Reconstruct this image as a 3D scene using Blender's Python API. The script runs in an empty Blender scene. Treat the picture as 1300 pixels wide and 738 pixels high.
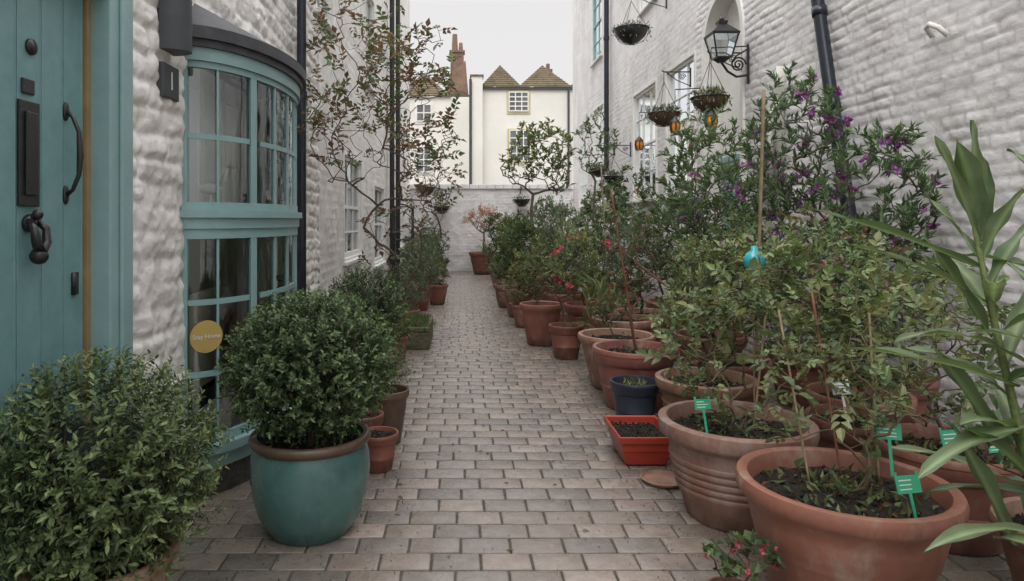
import bpy, math, numpy as np
from mathutils import Vector
rng=np.random.default_rng(11)
PI=math.pi
# ------------------------------------------------------------------ helpers
def nrm(a):
    a=np.asarray(a,float); return a/np.maximum(np.linalg.norm(a,axis=-1,keepdims=True),1e-9)
_lat={}
def vnoise(x,y,scale,seed=0):
    if seed not in _lat: _lat[seed]=np.random.default_rng(1000+seed).random((256,256))
    L=_lat[seed]; x=np.asarray(x)/scale; y=np.asarray(y)/scale
    xi=np.floor(x).astype(int); yi=np.floor(y).astype(int); fx=x-xi; fy=y-yi
    fx=fx*fx*(3-2*fx); fy=fy*fy*(3-2*fy)
    a=L[xi%256,yi%256]; b=L[(xi+1)%256,yi%256]; c=L[xi%256,(yi+1)%256]; d=L[(xi+1)%256,(yi+1)%256]
    return (a*(1-fx)+b*fx)*(1-fy)+(c*(1-fx)+d*fx)*fy
def group(name,loc=(0,0,0)):
    e=bpy.data.objects.new(name,None); e.empty_display_size=.1
    bpy.context.scene.collection.objects.link(e); return e
class B:
    def __init__(s): s.V=[];s.F=[];s.C=[];s.n=0
    def add(s,V,Fs,col=(1,1,1),mat=0):
        V=np.asarray(V,float).reshape(-1,3)
        for f in (Fs if isinstance(Fs,list) and len(Fs) and isinstance(Fs[0],np.ndarray) else [np.asarray(Fs,int)]):
            if len(f): s.F.append((f+s.n,mat))
        c=np.asarray(col,float)
        if c.ndim==1: c=np.tile(c,(len(V),1))
        s.V.append(V); s.C.append(c[:,:3]); s.n+=len(V)
    def box(s,x0,x1,y0,y1,z0,z1,col=(1,1,1),mat=0):
        V=[(x,y,z) for x in(x0,x1) for y in(y0,y1) for z in(z0,z1)]
        s.add(V,[(0,1,3,2),(4,6,7,5),(0,4,5,1),(2,3,7,6),(0,2,6,4),(1,5,7,3)],col,mat)
    def tube(s,P,r,n=8,col=(1,1,1),mat=0,cap=True):
        P=np.asarray(P,float); m=len(P); r=np.broadcast_to(np.asarray(r,float),(m,))
        T=nrm(np.gradient(P,axis=0)); up=np.array([0,0,1.]) if abs(T[0][2])<.9 else np.array([1.,0,0])
        V=[]; a=np.linspace(0,2*PI,n,endpoint=False)
        u=nrm(np.cross(T[0],up))
        for i in range(m):
            u=nrm(u-T[i]*np.dot(u,T[i])); w=np.cross(T[i],u)
            V.append(P[i]+r[i]*(np.cos(a)[:,None]*u+np.sin(a)[:,None]*w))
        V=np.concatenate(V); F=[]
        for i in range(m-1):
            for k in range(n):
                k2=(k+1)%n; F.append((i*n+k,i*n+k2,(i+1)*n+k2,(i+1)*n+k))
        Fs=[np.array(F)]
        if cap: Fs+= [np.array([list(range(n))[::-1]]),np.array([[(m-1)*n+k for k in range(n)]])]
        s.add(V,Fs,col,mat)
    def lathe(s,prof,c,n=40,col=(1,1,1),mat=0,sx=1,sy=1,wob=0):
        a=np.linspace(0,2*PI,n,endpoint=False); V=[];F=[]
        for r,z in prof:
            rr=r*(1+wob*np.sin(a*2+1)); V.append(np.stack([c[0]+rr*np.cos(a)*sx,c[1]+rr*np.sin(a)*sy,np.full(n,c[2]+z)],1))
        for i in range(len(prof)-1):
            for k in range(n):
                k2=(k+1)%n; F.append((i*n+k,i*n+k2,(i+1)*n+k2,(i+1)*n+k))
        s.add(np.concatenate(V),F,col,mat)
    def finish(s,name,mats,parent=None,smooth=False,angle=None,bevel=0):
        me=bpy.data.meshes.new(name)
        V=np.concatenate(s.V); C=np.concatenate(s.C)
        me.vertices.add(len(V)); me.vertices.foreach_set('co',V.ravel())
        li=np.concatenate([f.ravel() for f,_ in s.F]); cnt=np.concatenate([np.full(len(f),f.shape[1]) for f,_ in s.F])
        mi=np.concatenate([np.full(len(f),m) for f,m in s.F])
        me.loops.add(len(li)); me.loops.foreach_set('vertex_index',li.astype(np.int32))
        me.polygons.add(len(cnt)); st=np.concatenate([[0],np.cumsum(cnt)[:-1]])
        me.polygons.foreach_set('loop_start',st.astype(np.int32))
        me.polygons.foreach_set('material_index',mi.astype(np.int32))
        me.update(calc_edges=True)
        me.polygons.foreach_set('use_smooth',np.full(len(cnt),bool(smooth or angle)))
        at=me.color_attributes.new('col','FLOAT_COLOR','POINT')
        at.data.foreach_set('color',np.concatenate([C,np.ones((len(C),1))],1).ravel())
        for m in (mats if isinstance(mats,(list,tuple)) else [mats]): me.materials.append(m)
        if angle: me.set_sharp_from_angle(angle=angle)
        ob=bpy.data.objects.new(name,me); bpy.context.scene.collection.objects.link(ob)
        if parent: ob.parent=parent
        if bevel:
            md=ob.modifiers.new('bev','BEVEL'); md.width=bevel; md.segments=2; md.limit_method='ANGLE'
        return ob
# ------------------------------------------------------------------ materials
def newmat(name):
    m=bpy.data.materials.new(name); m.use_nodes=True; nt=m.node_tree
    return m,nt,nt.nodes,nt.links,nt.nodes['Principled BSDF']
def mat(name,ca,cb=None,scale=8,rough=.6,rvar=0,bump=0,bscale=40,metal=0,vcol=False,spec=.5,bdist=.01,stretch=(1,1,1),ccol=None,lo=.35,hi=.65,stain=None):
    m,nt,N,L,P=newmat(name)
    tc=N.new('ShaderNodeTexCoord'); mp=N.new('ShaderNodeMapping'); mp.inputs['Scale'].default_value=stretch
    L.new(tc.outputs['Object'],mp.inputs[0])
    nz=N.new('ShaderNodeTexNoise'); nz.inputs['Scale'].default_value=scale; nz.inputs['Detail'].default_value=8; nz.inputs['Roughness'].default_value=.65
    L.new(mp.outputs[0],nz.inputs['Vector'])
    rp=N.new('ShaderNodeValToRGB'); e=rp.color_ramp.elements
    e[0].position=lo; e[1].position=hi; e[0].color=(*(cb or ca),1); e[1].color=(*ca,1)
    if ccol: x=e.new(.5*(lo+hi)); x.color=(*ccol,1)
    L.new(nz.outputs[0],rp.inputs[0]); out=rp.outputs[0]
    if stain:
        sc_,th,colr,amt,strz=stain
        mp2=N.new('ShaderNodeMapping'); mp2.inputs['Scale'].default_value=(1,1,strz); L.new(tc.outputs['Object'],mp2.inputs[0])
        n4=N.new('ShaderNodeTexNoise'); n4.inputs['Scale'].default_value=sc_; n4.inputs['Detail'].default_value=9; n4.inputs['Roughness'].default_value=.7; L.new(mp2.outputs[0],n4.inputs['Vector'])
        mr=N.new('ShaderNodeMapRange'); mr.inputs[1].default_value=th; mr.inputs[2].default_value=th+.15; mr.inputs[4].default_value=amt; L.new(n4.outputs[0],mr.inputs[0])
        m3=N.new('ShaderNodeMix'); m3.data_type='RGBA'; L.new(mr.outputs[0],m3.inputs[0]); L.new(out,m3.inputs[6]); m3.inputs[7].default_value=(*colr,1); out=m3.outputs[2]
    if vcol:
        at=N.new('ShaderNodeAttribute'); at.attribute_name='col'
        mx=N.new('ShaderNodeMix'); mx.data_type='RGBA'; mx.blend_type='MULTIPLY'; mx.inputs[0].default_value=1
        L.new(out,mx.inputs[6]); L.new(at.outputs['Color'],mx.inputs[7]); out=mx.outputs[2]
    L.new(out,P.inputs['Base Color'])
    P.inputs['Roughness'].default_value=rough; P.inputs['Metallic'].default_value=metal; P.inputs['Specular IOR Level'].default_value=spec
    if rvar:
        mr=N.new('ShaderNodeMapRange'); mr.inputs[3].default_value=rough-rvar; mr.inputs[4].default_value=rough+rvar
        n3=N.new('ShaderNodeTexNoise'); n3.inputs['Scale'].default_value=scale*1.7; n3.inputs['Detail'].default_value=5
        L.new(tc.outputs['Object'],n3.inputs['Vector']); L.new(n3.outputs[0],mr.inputs[0]); mr.inputs[1].default_value=.3; mr.inputs[2].default_value=.7
        L.new(mr.outputs[0],P.inputs['Roughness'])
    if bump:
        n2=N.new('ShaderNodeTexNoise'); n2.inputs['Scale'].default_value=bscale; n2.inputs['Detail'].default_value=8
        L.new(tc.outputs['Object'],n2.inputs['Vector'])
        b=N.new('ShaderNodeBump'); b.inputs['Strength'].default_value=bump; b.inputs['Distance'].default_value=bdist
        L.new(n2.outputs[0],b.inputs['Height']); L.new(b.outputs[0],P.inputs['Normal'])
    return m
def leafmat():
    m,nt,N,L,P=newmat('leaf'); at=N.new('ShaderNodeAttribute'); at.attribute_name='col'
    hv=N.new('ShaderNodeHueSaturation'); hv.inputs['Saturation'].default_value=.87; hv.inputs['Value'].default_value=1.06; L.new(at.outputs['Color'],hv.inputs['Color'])
    L.new(hv.outputs[0],P.inputs['Base Color']); P.inputs['Roughness'].default_value=.42
    P.inputs['Specular IOR Level'].default_value=.4
    t=N.new('ShaderNodeBsdfTranslucent'); g=N.new('ShaderNodeMix'); g.data_type='RGBA'; g.blend_type='MULTIPLY'; g.inputs[0].default_value=1
    L.new(hv.outputs[0],g.inputs[6]); g.inputs[7].default_value=(1.25,1.3,.75,1); L.new(g.outputs[2],t.inputs[0])
    mx=N.new('ShaderNodeMixShader'); mx.inputs[0].default_value=.26
    L.new(P.outputs[0],mx.inputs[1]); L.new(t.outputs[0],mx.inputs[2]); L.new(mx.outputs[0],N['Material Output'].inputs[0]); return m
def glassmat(name,tint=(.9,.93,.92),gl=.12):
    m,nt,N,L,P=newmat(name); tr=N.new('ShaderNodeBsdfTransparent'); tr.inputs[0].default_value=(*tint,1)
    gs=N.new('ShaderNodeBsdfGlossy'); gs.inputs['Roughness'].default_value=.02; gs.inputs[0].default_value=(.9,.95,1,1)
    fr=N.new('ShaderNodeFresnel'); fr.inputs[0].default_value=1.5
    ad=N.new('ShaderNodeMath'); ad.operation='ADD'; ad.inputs[1].default_value=gl; ad.use_clamp=True; L.new(fr.outputs[0],ad.inputs[0])
    nz=N.new('ShaderNodeTexNoise'); nz.inputs['Scale'].default_value=5; b=N.new('ShaderNodeBump'); b.inputs['Strength'].default_value=.15; b.inputs['Distance'].default_value=.01
    tc=N.new('ShaderNodeTexCoord'); L.new(tc.outputs['Object'],nz.inputs['Vector']); L.new(nz.outputs[0],b.inputs['Height']); L.new(b.outputs[0],gs.inputs['Normal'])
    mx=N.new('ShaderNodeMixShader'); L.new(ad.outputs[0],mx.inputs[0]); L.new(tr.outputs[0],mx.inputs[1]); L.new(gs.outputs[0],mx.inputs[2])
    L.new(mx.outputs[0],N['Material Output'].inputs[0]); return m
M={}
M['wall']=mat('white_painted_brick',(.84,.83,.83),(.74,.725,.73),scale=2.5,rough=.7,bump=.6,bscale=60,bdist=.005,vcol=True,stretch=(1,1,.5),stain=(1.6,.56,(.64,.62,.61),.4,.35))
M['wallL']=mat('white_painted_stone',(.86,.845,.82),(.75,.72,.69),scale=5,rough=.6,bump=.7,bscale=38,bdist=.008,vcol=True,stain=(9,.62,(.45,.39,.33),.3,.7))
M['cream']=mat('cream_render',(.80,.785,.735),(.72,.70,.65),scale=.8,rough=.8)
M['teal']=mat('teal_gloss_paint',(.255,.40,.405),(.21,.345,.35),scale=6,rough=.38,rvar=.1,bump=.12,bscale=30)
M['door']=mat('teal_door_paint',(.17,.315,.325),(.135,.265,.275),scale=9,rough=.42,rvar=.1,bump=.15,bscale=25)
M['white']=mat('white_gloss_paint',(.82,.81,.78),(.74,.73,.70),scale=7,rough=.45)
M['black']=mat('black_iron',(.012,.012,.014),(.025,.024,.024),scale=20,rough=.35,bump=.2,bscale=80)
M['navy']=mat('navy_gloss_pipe',(.018,.024,.04),(.012,.015,.025),scale=9,rough=.3)
M['slate']=mat('slate_grey_metal',(.055,.06,.068),(.04,.045,.05),scale=12,rough=.5)
M['lead']=mat('dark_lead',(.06,.063,.072),(.035,.037,.045),scale=9,rough=.5,bump=.2)
M['tar']=mat('tarred_plinth',(.03,.028,.028),(.07,.062,.055),scale=9,rough=.6,bump=.8,bscale=20,bdist=.02)
M['brass']=mat('brass_strip',(.36,.24,.11),(.28,.18,.08),scale=8,rough=.4)
M['terra']=mat('terracotta',(.265,.105,.075),(.18,.072,.055),scale=5,rough=.5,rvar=.12,bump=.25,bscale=35,bdist=.004,vcol=True,ccol=(.23,.09,.065),stain=(7,.52,(.33,.25,.21),.55,.5))
M['clay']=mat('weathered_clay',(.30,.17,.125),(.20,.10,.075),scale=6,rough=.65,bump=.4,bscale=35,bdist=.005,vcol=True,ccol=(.26,.135,.095),stain=(6,.50,(.37,.30,.25),.6,.6))
M['red']=mat('red_plastic',(.40,.05,.03),(.33,.04,.025),scale=6,rough=.35)
M['blue']=mat('dark_blue_plastic',(.035,.045,.07),(.025,.032,.05),scale=6,rough=.4)
M['glaze']=mat('teal_glaze',(.11,.22,.20),(.065,.135,.13),scale=4,rough=.22,rvar=.08,bump=.1,bscale=12,vcol=True,ccol=(.09,.18,.165),stain=(5,.52,(.20,.25,.22),.6,.4))
M['rimbrown']=mat('brown_glaze',(.13,.085,.06),(.08,.05,.035),scale=10,rough=.4)
M['soil']=mat('soil',(.035,.024,.018),(.014,.010,.008),scale=40,rough=.9,bump=1,bscale=90,bdist=.02)
M['sett']=mat('stone_sett',(1.0,.98,.95),(.74,.70,.67),scale=11,rough=.32,rvar=.13,bump=.5,bscale=45,bdist=.004,vcol=True,stain=(.9,.50,(.66,.64,.60),.55,1))
M['joint']=mat('joint_grit',(.09,.08,.065),(.05,.05,.035),scale=12,rough=.85,bump=1,bscale=60,bdist=.01)
M['ground']=mat('ground_earth',(.12,.11,.09),(.08,.08,.06),scale=1,rough=.9)
M['roof']=mat('clay_roof_tiles',(.20,.14,.095),(.11,.088,.06),scale=2.5,rough=.85,bump=1,bscale=9,bdist=.05,ccol=(.17,.14,.085))
M['chim']=mat('weathered_brick',(.24,.15,.10),(.15,.10,.075),scale=3,rough=.85,bump=.6,bscale=9,bdist=.04)
M['cane']=mat('bamboo_cane',(.34,.25,.16),(.20,.145,.09),scale=14,rough=.6,bump=.3)
M['rust']=mat('rusty_cane',(.22,.09,.05),(.13,.06,.04),scale=14,rough=.6)
M['wicker']=mat('wicker_coir',(.17,.10,.055),(.08,.05,.03),scale=40,rough=.9,bump=1,bscale=90,bdist=.02)
M['tag']=mat('green_label_plastic',(.035,.36,.20),(.03,.30,.16),scale=6,rough=.3)
M['tagw']=mat('white_label',(.75,.78,.76),(.6,.62,.6),scale=9,rough=.4)
M['aqua']=mat('aqua_plastic_charm',(.03,.42,.46),(.05,.30,.36),scale=30,rough=.2)
M['gold']=mat('yellow_sticker',(.50,.37,.12),(.45,.33,.10),scale=6,rough=.5)
M['room']=mat('interior_plaster',(.80,.76,.68),(.72,.68,.60),scale=2,rough=.9)
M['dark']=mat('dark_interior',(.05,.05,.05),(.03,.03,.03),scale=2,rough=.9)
M['amber']=mat('amber_glass',(.75,.30,.03),(.55,.18,.02),scale=9,rough=.15)
M['trough']=mat('mossy_stone',(.16,.13,.10),(.07,.085,.035),scale=9,rough=.9,bump=1,bscale=30,bdist=.02)
M['stem']=mat('bark',(1,1,1),(.6,.6,.6),scale=30,rough=.8,bump=.5,bscale=80,vcol=True)
M['leaf']=leafmat()
M['glass']=glassmat('window_glass'); M['glassd']=glassmat('window_glass_far',(.75,.8,.8),.12)
LM=[M['stem'],M['leaf']]
# ------------------------------------------------------------------ foliage tools
def leaves(b,P,D,N,L,Wd,col,fine=False,fold=.25,droop=.15):
    n=len(P)
    if n==0: return
    D=nrm(D); N=nrm(N-D*np.sum(N*D,1,keepdims=True)); S=np.cross(D,N)
    L=np.broadcast_to(L,(n,))[:,None]; Wd=np.broadcast_to(Wd,(n,))[:,None]; i=np.arange(n)[:,None]
    if not fine:
        V=np.stack([P,P+D*L*.45+S*Wd*.5+N*Wd*fold,P+D*L-N*L*droop,P+D*L*.45-S*Wd*.5+N*Wd*fold],1)
        F=np.concatenate([i*4+np.array([[0,1,2]]),i*4+np.array([[0,2,3]])]); b.add(V.reshape(-1,3),[F],np.repeat(col,4,0),1)
    else:
        V=np.stack([P,P+D*L*.33-N*L*droop*.1,P+D*L*.7-N*L*droop*.45,P+D*L-N*L*droop,
            P+D*L*.3+S*Wd*.48+N*Wd*fold,P+D*L*.3-S*Wd*.48+N*Wd*fold,
            P+D*L*.68+S*Wd*.38+N*(Wd*fold*.8-L*droop*.4),P+D*L*.68-S*Wd*.38+N*(Wd*fold*.8-L*droop*.4)],1)
        T=np.concatenate([i*8+np.array([f]) for f in([0,1,4],[0,5,1],[2,3,6],[2,7,3])])
        Q=np.concatenate([i*8+np.array([f]) for f in([1,2,6,4],[1,5,7,2])])
        c=np.repeat(col,8,0).reshape(n,8,3).copy(); c[:,0:3]*=1.25
        b.add(V.reshape(-1,3),[T,Q],c.reshape(-1,3),1)
def pick(pal,n,var=.25):
    pal=np.array(pal); c=pal[rng.integers(0,len(pal),n)]; return c*(1+var*(rng.random((n,1))*2-1))
def ell(c,r,n,shell=0):
    d=nrm(rng.normal(size=(n,3))); u=rng.random((n,1))**(1/3.) if not shell else (1-shell*rng.random((n,1))**1.5)
    return np.array(c)+d*u*np.array(r)
def grow(roots,attr,step=.07,jit=.18,rtip=.0016,expo=.5,bias=.15):
    K=len(roots)+sum(1 for _ in attr)*40+10
    P=np.zeros((K,3)); par=np.full(K,-1); n=0
    for rt in roots:
        for k,p in enumerate(rt):
            P[n]=p; par[n]=n-1 if k else -1; n+=1
    base=P[0].copy(); attr=attr[np.argsort(np.linalg.norm(attr-base,axis=1))]
    for a in attr:
        d=np.linalg.norm(P[:n]-a,axis=1); i=int(np.argmin(d+bias*np.linalg.norm(P[:n]-base,axis=1)))
        m=min(38,max(1,int(math.ceil(d[i]/step)))); off=rng.normal(size=3)*jit*d[i]; off[2]=off[2]*.5+abs(d[i])*.12; pr=i; s=P[i].copy()
        for k in range(1,m+1):
            t=k/m; P[n]=s+(a-s)*t+off*math.sin(PI*t)*.6+rng.normal(size=3)*step*.06; par[n]=pr; pr=n; n+=1
    P=P[:n]; par=par[:n]; cnt=np.zeros(n); ch=np.zeros(n)
    for i in range(n): 
        if par[i]>=0: ch[par[i]]+=1
    cnt[ch==0]=1
    for i in range(n-1,-1,-1):
        if par[i]>=0: cnt[par[i]]+=cnt[i]
    return P,par,cnt,rtip*cnt**expo
def stems(b,P,par,r,col,k=5):
    idx=np.where(par>=0)[0]; A=P[par[idx]]; Q=P[idx]; rb=r[idx]; ra=np.minimum(r[par[idx]],rb*1.35); D=nrm(Q-A)
    u=nrm(np.cross(D,np.where(abs(D[:,2:3])<.9,[[0,0,1.]],[[1.,0,0]]))); w=np.cross(D,u); n=len(idx)
    a=np.arange(k)*2*PI/k
    ring=lambda c,rr:c[:,None,:]+rr[:,None,None]*(np.cos(a)[None,:,None]*u[:,None,:]+np.sin(a)[None,:,None]*w[:,None,:])
    V=np.concatenate([ring(A,ra),ring(Q+D*rb[:,None]*.3,rb)],1); i=np.arange(n)[:,None]*2*k
    F=np.concatenate([i+np.array([[q,(q+1)%k,k+(q+1)%k,k+q]]) for q in range(k)])
    c=np.repeat(pick([col],n,.25),2*k,0); b.add(V.reshape(-1,3),[F],c,0)
def leafify(b,P,par,cnt,pal,L,wr,lpn,thin=2,fine=False,compound=False,out=.5,upb=.3,zc=None,droop=.15,keep=1.0,spread=.02):
    idx=np.where((cnt<=thin)&(par>=0))[0]
    idx=idx[rng.random(len(idx))<keep]; idx=np.repeat(idx,lpn)
    if not len(idx): return
    t=rng.random((len(idx),1)); base=P[idx]*t+P[par[idx]]*(1-t)+rng.normal(size=(len(idx),3))*spread*.3
    bd=nrm(P[idx]-P[par[idx]]); D=nrm(bd*out+nrm(rng.normal(size=bd.shape))*.85+np.array([0,0,upb]))
    N=np.array([0,0,1.])+rng.normal(size=bd.shape)*.45
    l=L*(.6+.7*rng.random(len(idx))); c=pick(pal,len(idx))
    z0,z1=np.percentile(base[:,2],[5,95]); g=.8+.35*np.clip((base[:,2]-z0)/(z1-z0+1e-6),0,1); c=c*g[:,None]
    if compound:
        S=nrm(np.cross(D,N)); PP=[];DD=[];LL=[]
        for al,sd in((.35,1),(.35,-1),(.7,1),(.7,-1),(.95,0)):
            PP.append(base+D*l[:,None]*al); DD.append(D*(.6 if sd else 1)+S*sd*.8); LL.append(l*.55*(1.15 if sd==0 else .95))
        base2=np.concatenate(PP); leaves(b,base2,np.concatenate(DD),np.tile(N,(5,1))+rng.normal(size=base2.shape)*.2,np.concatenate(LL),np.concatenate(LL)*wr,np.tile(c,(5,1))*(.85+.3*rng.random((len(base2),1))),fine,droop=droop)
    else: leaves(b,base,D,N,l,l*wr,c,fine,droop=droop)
def flowers(b,pts,size,pal,npet=6):
    P=np.repeat(pts,npet,0); n=len(P); ax=nrm(rng.normal(size=(len(pts),3))*.6+np.array([-.2,-.5,.5])); A=np.repeat(ax,npet,0)
    D=nrm(np.cross(A,rng.normal(size=(n,3)))+A*.45)
    s=size*(.7+.6*rng.random(n)); leaves(b,P,D,A,s,s*.75,pick(pal,n,.3),False,.2,-.1)
def dense_bush(b,c,rad,nsp,L,pal,lps=12,sl=.09,wr=.5,core=True,seed=0,lump=.12,fine=True):
    c=np.array(c,float); rad=np.array(rad,float); d=nrm(rng.normal(size=(nsp,3))); K=nrm(rng.normal(size=(9,3)))
    lum=lambda q:1+lump*np.max(np.cos(np.arccos(np.clip(q@K.T,-1,1))*2.6),axis=1)-lump*.6
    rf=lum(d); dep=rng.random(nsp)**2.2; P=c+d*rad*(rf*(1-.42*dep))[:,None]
    O=nrm(d/rad); T=nrm(O*.8+np.array([0,0,.55])+rng.normal(size=d.shape)*.35)
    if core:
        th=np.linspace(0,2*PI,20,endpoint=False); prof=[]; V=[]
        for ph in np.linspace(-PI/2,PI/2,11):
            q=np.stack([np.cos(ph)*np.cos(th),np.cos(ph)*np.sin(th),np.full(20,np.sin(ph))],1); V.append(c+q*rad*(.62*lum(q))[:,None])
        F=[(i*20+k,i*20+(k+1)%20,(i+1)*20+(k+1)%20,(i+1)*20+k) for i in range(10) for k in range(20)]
        b.add(np.concatenate(V),F,(.012,.016,.008),0)  # near-black core blocks see-through; its colour paints the bush's inner shade
    for k in range(0,nsp,max(1,nsp//260)): b.tube([P[k]-T[k]*sl*1.2,P[k]+T[k]*sl*.9],[.002,.001],4,(.10,.08,.04),0,False)
    t=np.tile(np.linspace(0,1,lps),nsp); I=np.repeat(np.arange(nsp),lps)
    base=P[I]+T[I]*(t*sl)[:,None]; rad_d=nrm(np.cross(T[I],rng.normal(size=(len(I),3)))); D=nrm(T[I]*(.35+.5*t[:,None])+rad_d)
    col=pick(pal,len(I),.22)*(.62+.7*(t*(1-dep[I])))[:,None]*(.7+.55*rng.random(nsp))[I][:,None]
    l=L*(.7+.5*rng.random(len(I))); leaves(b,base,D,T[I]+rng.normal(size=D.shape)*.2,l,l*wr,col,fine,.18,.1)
# palettes (linear)
BOX=[(.065,.105,.04),(.08,.125,.045),(.10,.15,.055),(.048,.083,.032)]
BOXL=[(.08,.12,.04),(.105,.15,.05),(.13,.17,.06),(.055,.088,.03)]
HEB=[(.075,.13,.06),(.095,.155,.07),(.06,.11,.05),(.125,.19,.085)]
ROSE=[(.105,.155,.055),(.14,.185,.07),(.085,.13,.05),(.17,.185,.075)]
REDL=[(.17,.09,.055),(.21,.12,.065),(.12,.11,.05),(.10,.13,.05),(.15,.075,.05)]
MAPLE=[(.36,.12,.08),(.30,.09,.06),(.40,.18,.11)]
GREY=[(.14,.17,.125),(.11,.14,.095),(.17,.20,.145)]
YEL=[(.16,.19,.06),(.22,.22,.08),(.12,.16,.055)]
PUR=[(.28,.06,.30),(.36,.09,.34),(.22,.04,.27)]
REDF=[(.45,.03,.05),(.40,.02,.07)]
PINK=[(.5,.12,.2),(.5,.27,.28)]
# ------------------------------------------------------------------ pots
def soil_disc(b,c,r,z):
    th=np.linspace(0,2*PI,28,endpoint=False); V=[(c[0],c[1],z+.01)]
    for k in range(1,7):
        rr=r*k/6
        for t in th: V.append((c[0]+rr*math.cos(t),c[1]+rr*math.sin(t),z+rng.normal()*.006))
    T=[(0,1+k,1+(k+1)%28) for k in range(28)]
    Q=[(1+(j)*28+k,1+(j+1)*28+k,1+(j+1)*28+(k+1)%28,1+j*28+(k+1)%28) for j in range(5) for k in range(28)]
    b.add(V,[np.array(T),np.array(Q)])
    m=int(260*r/.35); 
    for _ in range(m):
        a=rng.random()*2*PI; q=r*.95*math.sqrt(rng.random()); s=.004+.011*rng.random(); p=np.array([c[0]+q*math.cos(a),c[1]+q*math.sin(a),z+.006])
        o=rng.normal(size=(6,3))*.25; v=p+s*(np.array([(1,0,0),(-1,0,0),(0,1,0),(0,-1,0),(0,0,1),(0,0,-1)])+o)
        b.add(v,[(0,2,4),(2,1,4),(1,3,4),(3,0,4),(2,0,5),(1,2,5),(3,1,5),(0,3,5)])
def pot(par,x,y,r,h,m='terra',style='std',soil=True):
    b=B(); t=.78+.4*rng.random(); col=np.array((t,t*(.95+.14*rng.random()),t*(.95+.15*rng.random())))
    if style=='std':
        pr=[(0,.0),(r*.66,0),(r*.68,h*.02),(r*.78,h*.35),(r*.80,h*.36),(r*.80,h*.39),(r*.79,h*.40),(r*.88,h*.74),(r*.91,h*.75),(r*.93,h*.77),(r*.97,h*.80),(r*.985,h*.92),(r,h*.93),(r*1.0,h*.98),(r*.985,h),(r*.90,h),(r*.885,h*.97),(r*.86,h*.80),(r*.80,h*.5)]
    elif style=='bell':
        pr=[(0,0),(r*.58,0),(r*.62,h*.02),(r*.70,h*.2),(r*.80,h*.5),(r*.82,h*.52),(r*.82,h*.55),(r*.83,h*.56),(r*.88,h*.72),(r*.89,h*.80),(r*.97,h*.86),(r*1.0,h*.89),(r*1.01,h*.95),(r*.99,h*.99),(r*.95,h),(r*.89,h*.985),(r*.86,h*.92),(r*.80,h*.5)]
    elif style=='ribbed':
        pr=[(0,0),(r*.62,0),(r*.64,h*.02),(r*.72,h*.22)]
        for k in range(5): z=.30+.075*k; q=.735+.15*(z-.22)/.5; pr+=[(r*(q+.015),h*z),(r*(q+.022),h*(z+.012)),(r*(q+.022),h*(z+.035)),(r*(q+.004),h*(z+.045))]
        pr+=[(r*.88,h*.78),(r*.99,h*.84),(r*1.0,h*.86),(r*1.02,h*.93),(r*1.01,h*.985),(r*.98,h),(r*.90,h),(r*.88,h*.97),(r*.86,h*.8),(r*.8,h*.5)]
    elif style=='urn':
        pr=[(0,0),(r*.66,0),(r*.70,h*.03),(r*.86,h*.2),(r*.965,h*.42),(r*1.0,h*.62),(r*.985,h*.78),(r*.94,h*.88),(r*.93,h*.90),(r*.99,h*.93),(r*1.01,h*.96),(r*.99,h*.99),(r*.95,h),(r*.89,h*.985),(r*.86,h*.90),(r*.85,h*.5)]
    b.lathe(pr,(x,y,0.002),48,(1,1,1),0,wob=.004)
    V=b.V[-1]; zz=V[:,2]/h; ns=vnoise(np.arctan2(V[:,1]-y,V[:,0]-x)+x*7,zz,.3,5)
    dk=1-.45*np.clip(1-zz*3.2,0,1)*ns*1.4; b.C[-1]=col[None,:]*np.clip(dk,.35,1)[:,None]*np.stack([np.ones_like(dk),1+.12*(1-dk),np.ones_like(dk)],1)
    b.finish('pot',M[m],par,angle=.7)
    if style=='urn':
        q=B(); q.lathe([(r*.945,h*.895),(r*1.0,h*.925),(r*1.022,h*.96),(r*1.0,h*.995),(r*.95,h*1.008),(r*.885,h*.99)],(x,y,0.002),48); q.finish('rim',M['rimbrown'],par,smooth=True)
    if soil:
        s=B(); soil_disc(s,(x,y),r*.855,h*.86); s.finish('soil',M['soil'],par)
def shrub(name,x,y,blobs,n,L,wr,pal,lpn=2,pt=None,step=.07,fine=False,compound=False,fl=None,stem=(.10,.07,.045),thin=2,rtip=.0016,keep=1,roots=3,upb=.3,droop=.15,expo=.5,trunk=None,out=.5,jit=.18,low=0):
    g=group(name); z0=.01
    if pt: pot(g,x,y,*pt); z0=pt[1]*.84
    if trunk: rts=[trunk]
    else: rts=[[(x+rng.normal()*.03,y+rng.normal()*.03,z0),(x+rng.normal()*.05,y+rng.normal()*.05,z0+.08)] for _ in range(roots)]
    att=np.concatenate([ell(c,r,max(3,int(n*w)),shell=.5) for c,r,w in blobs])
    P,par,cnt,rad=grow(rts,att,step,jit,rtip,expo)
    b=B(); stems(b,P,par,rad,stem); leafify(b,P,par,cnt,pal,L,wr,lpn,thin,fine,compound,upb=upb,droop=droop,keep=keep,out=out)
    if low and pt:
        Q=ell((x,y,z0+.02),(pt[0]*.8,pt[0]*.8,.015),low); leaves(b,Q,nrm(rng.normal(size=(low,3))+[0,0,.5]),rng.normal(size=(low,3))+[0,0,1],.045*(.5+rng.random(low)),.02,pick(pal+[(.16,.08,.04)],low))
    if fl:
        k=rng.choice(len(att),min(len(att),fl[2]),replace=False); pts=np.repeat(att[k],fl[3] if len(fl)>3 else 1,0); pts=pts+rng.normal(size=pts.shape)*fl[1]*.6; flowers(b,pts,fl[1],fl[0])
    b.finish('foliage',LM,g); return g
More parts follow.
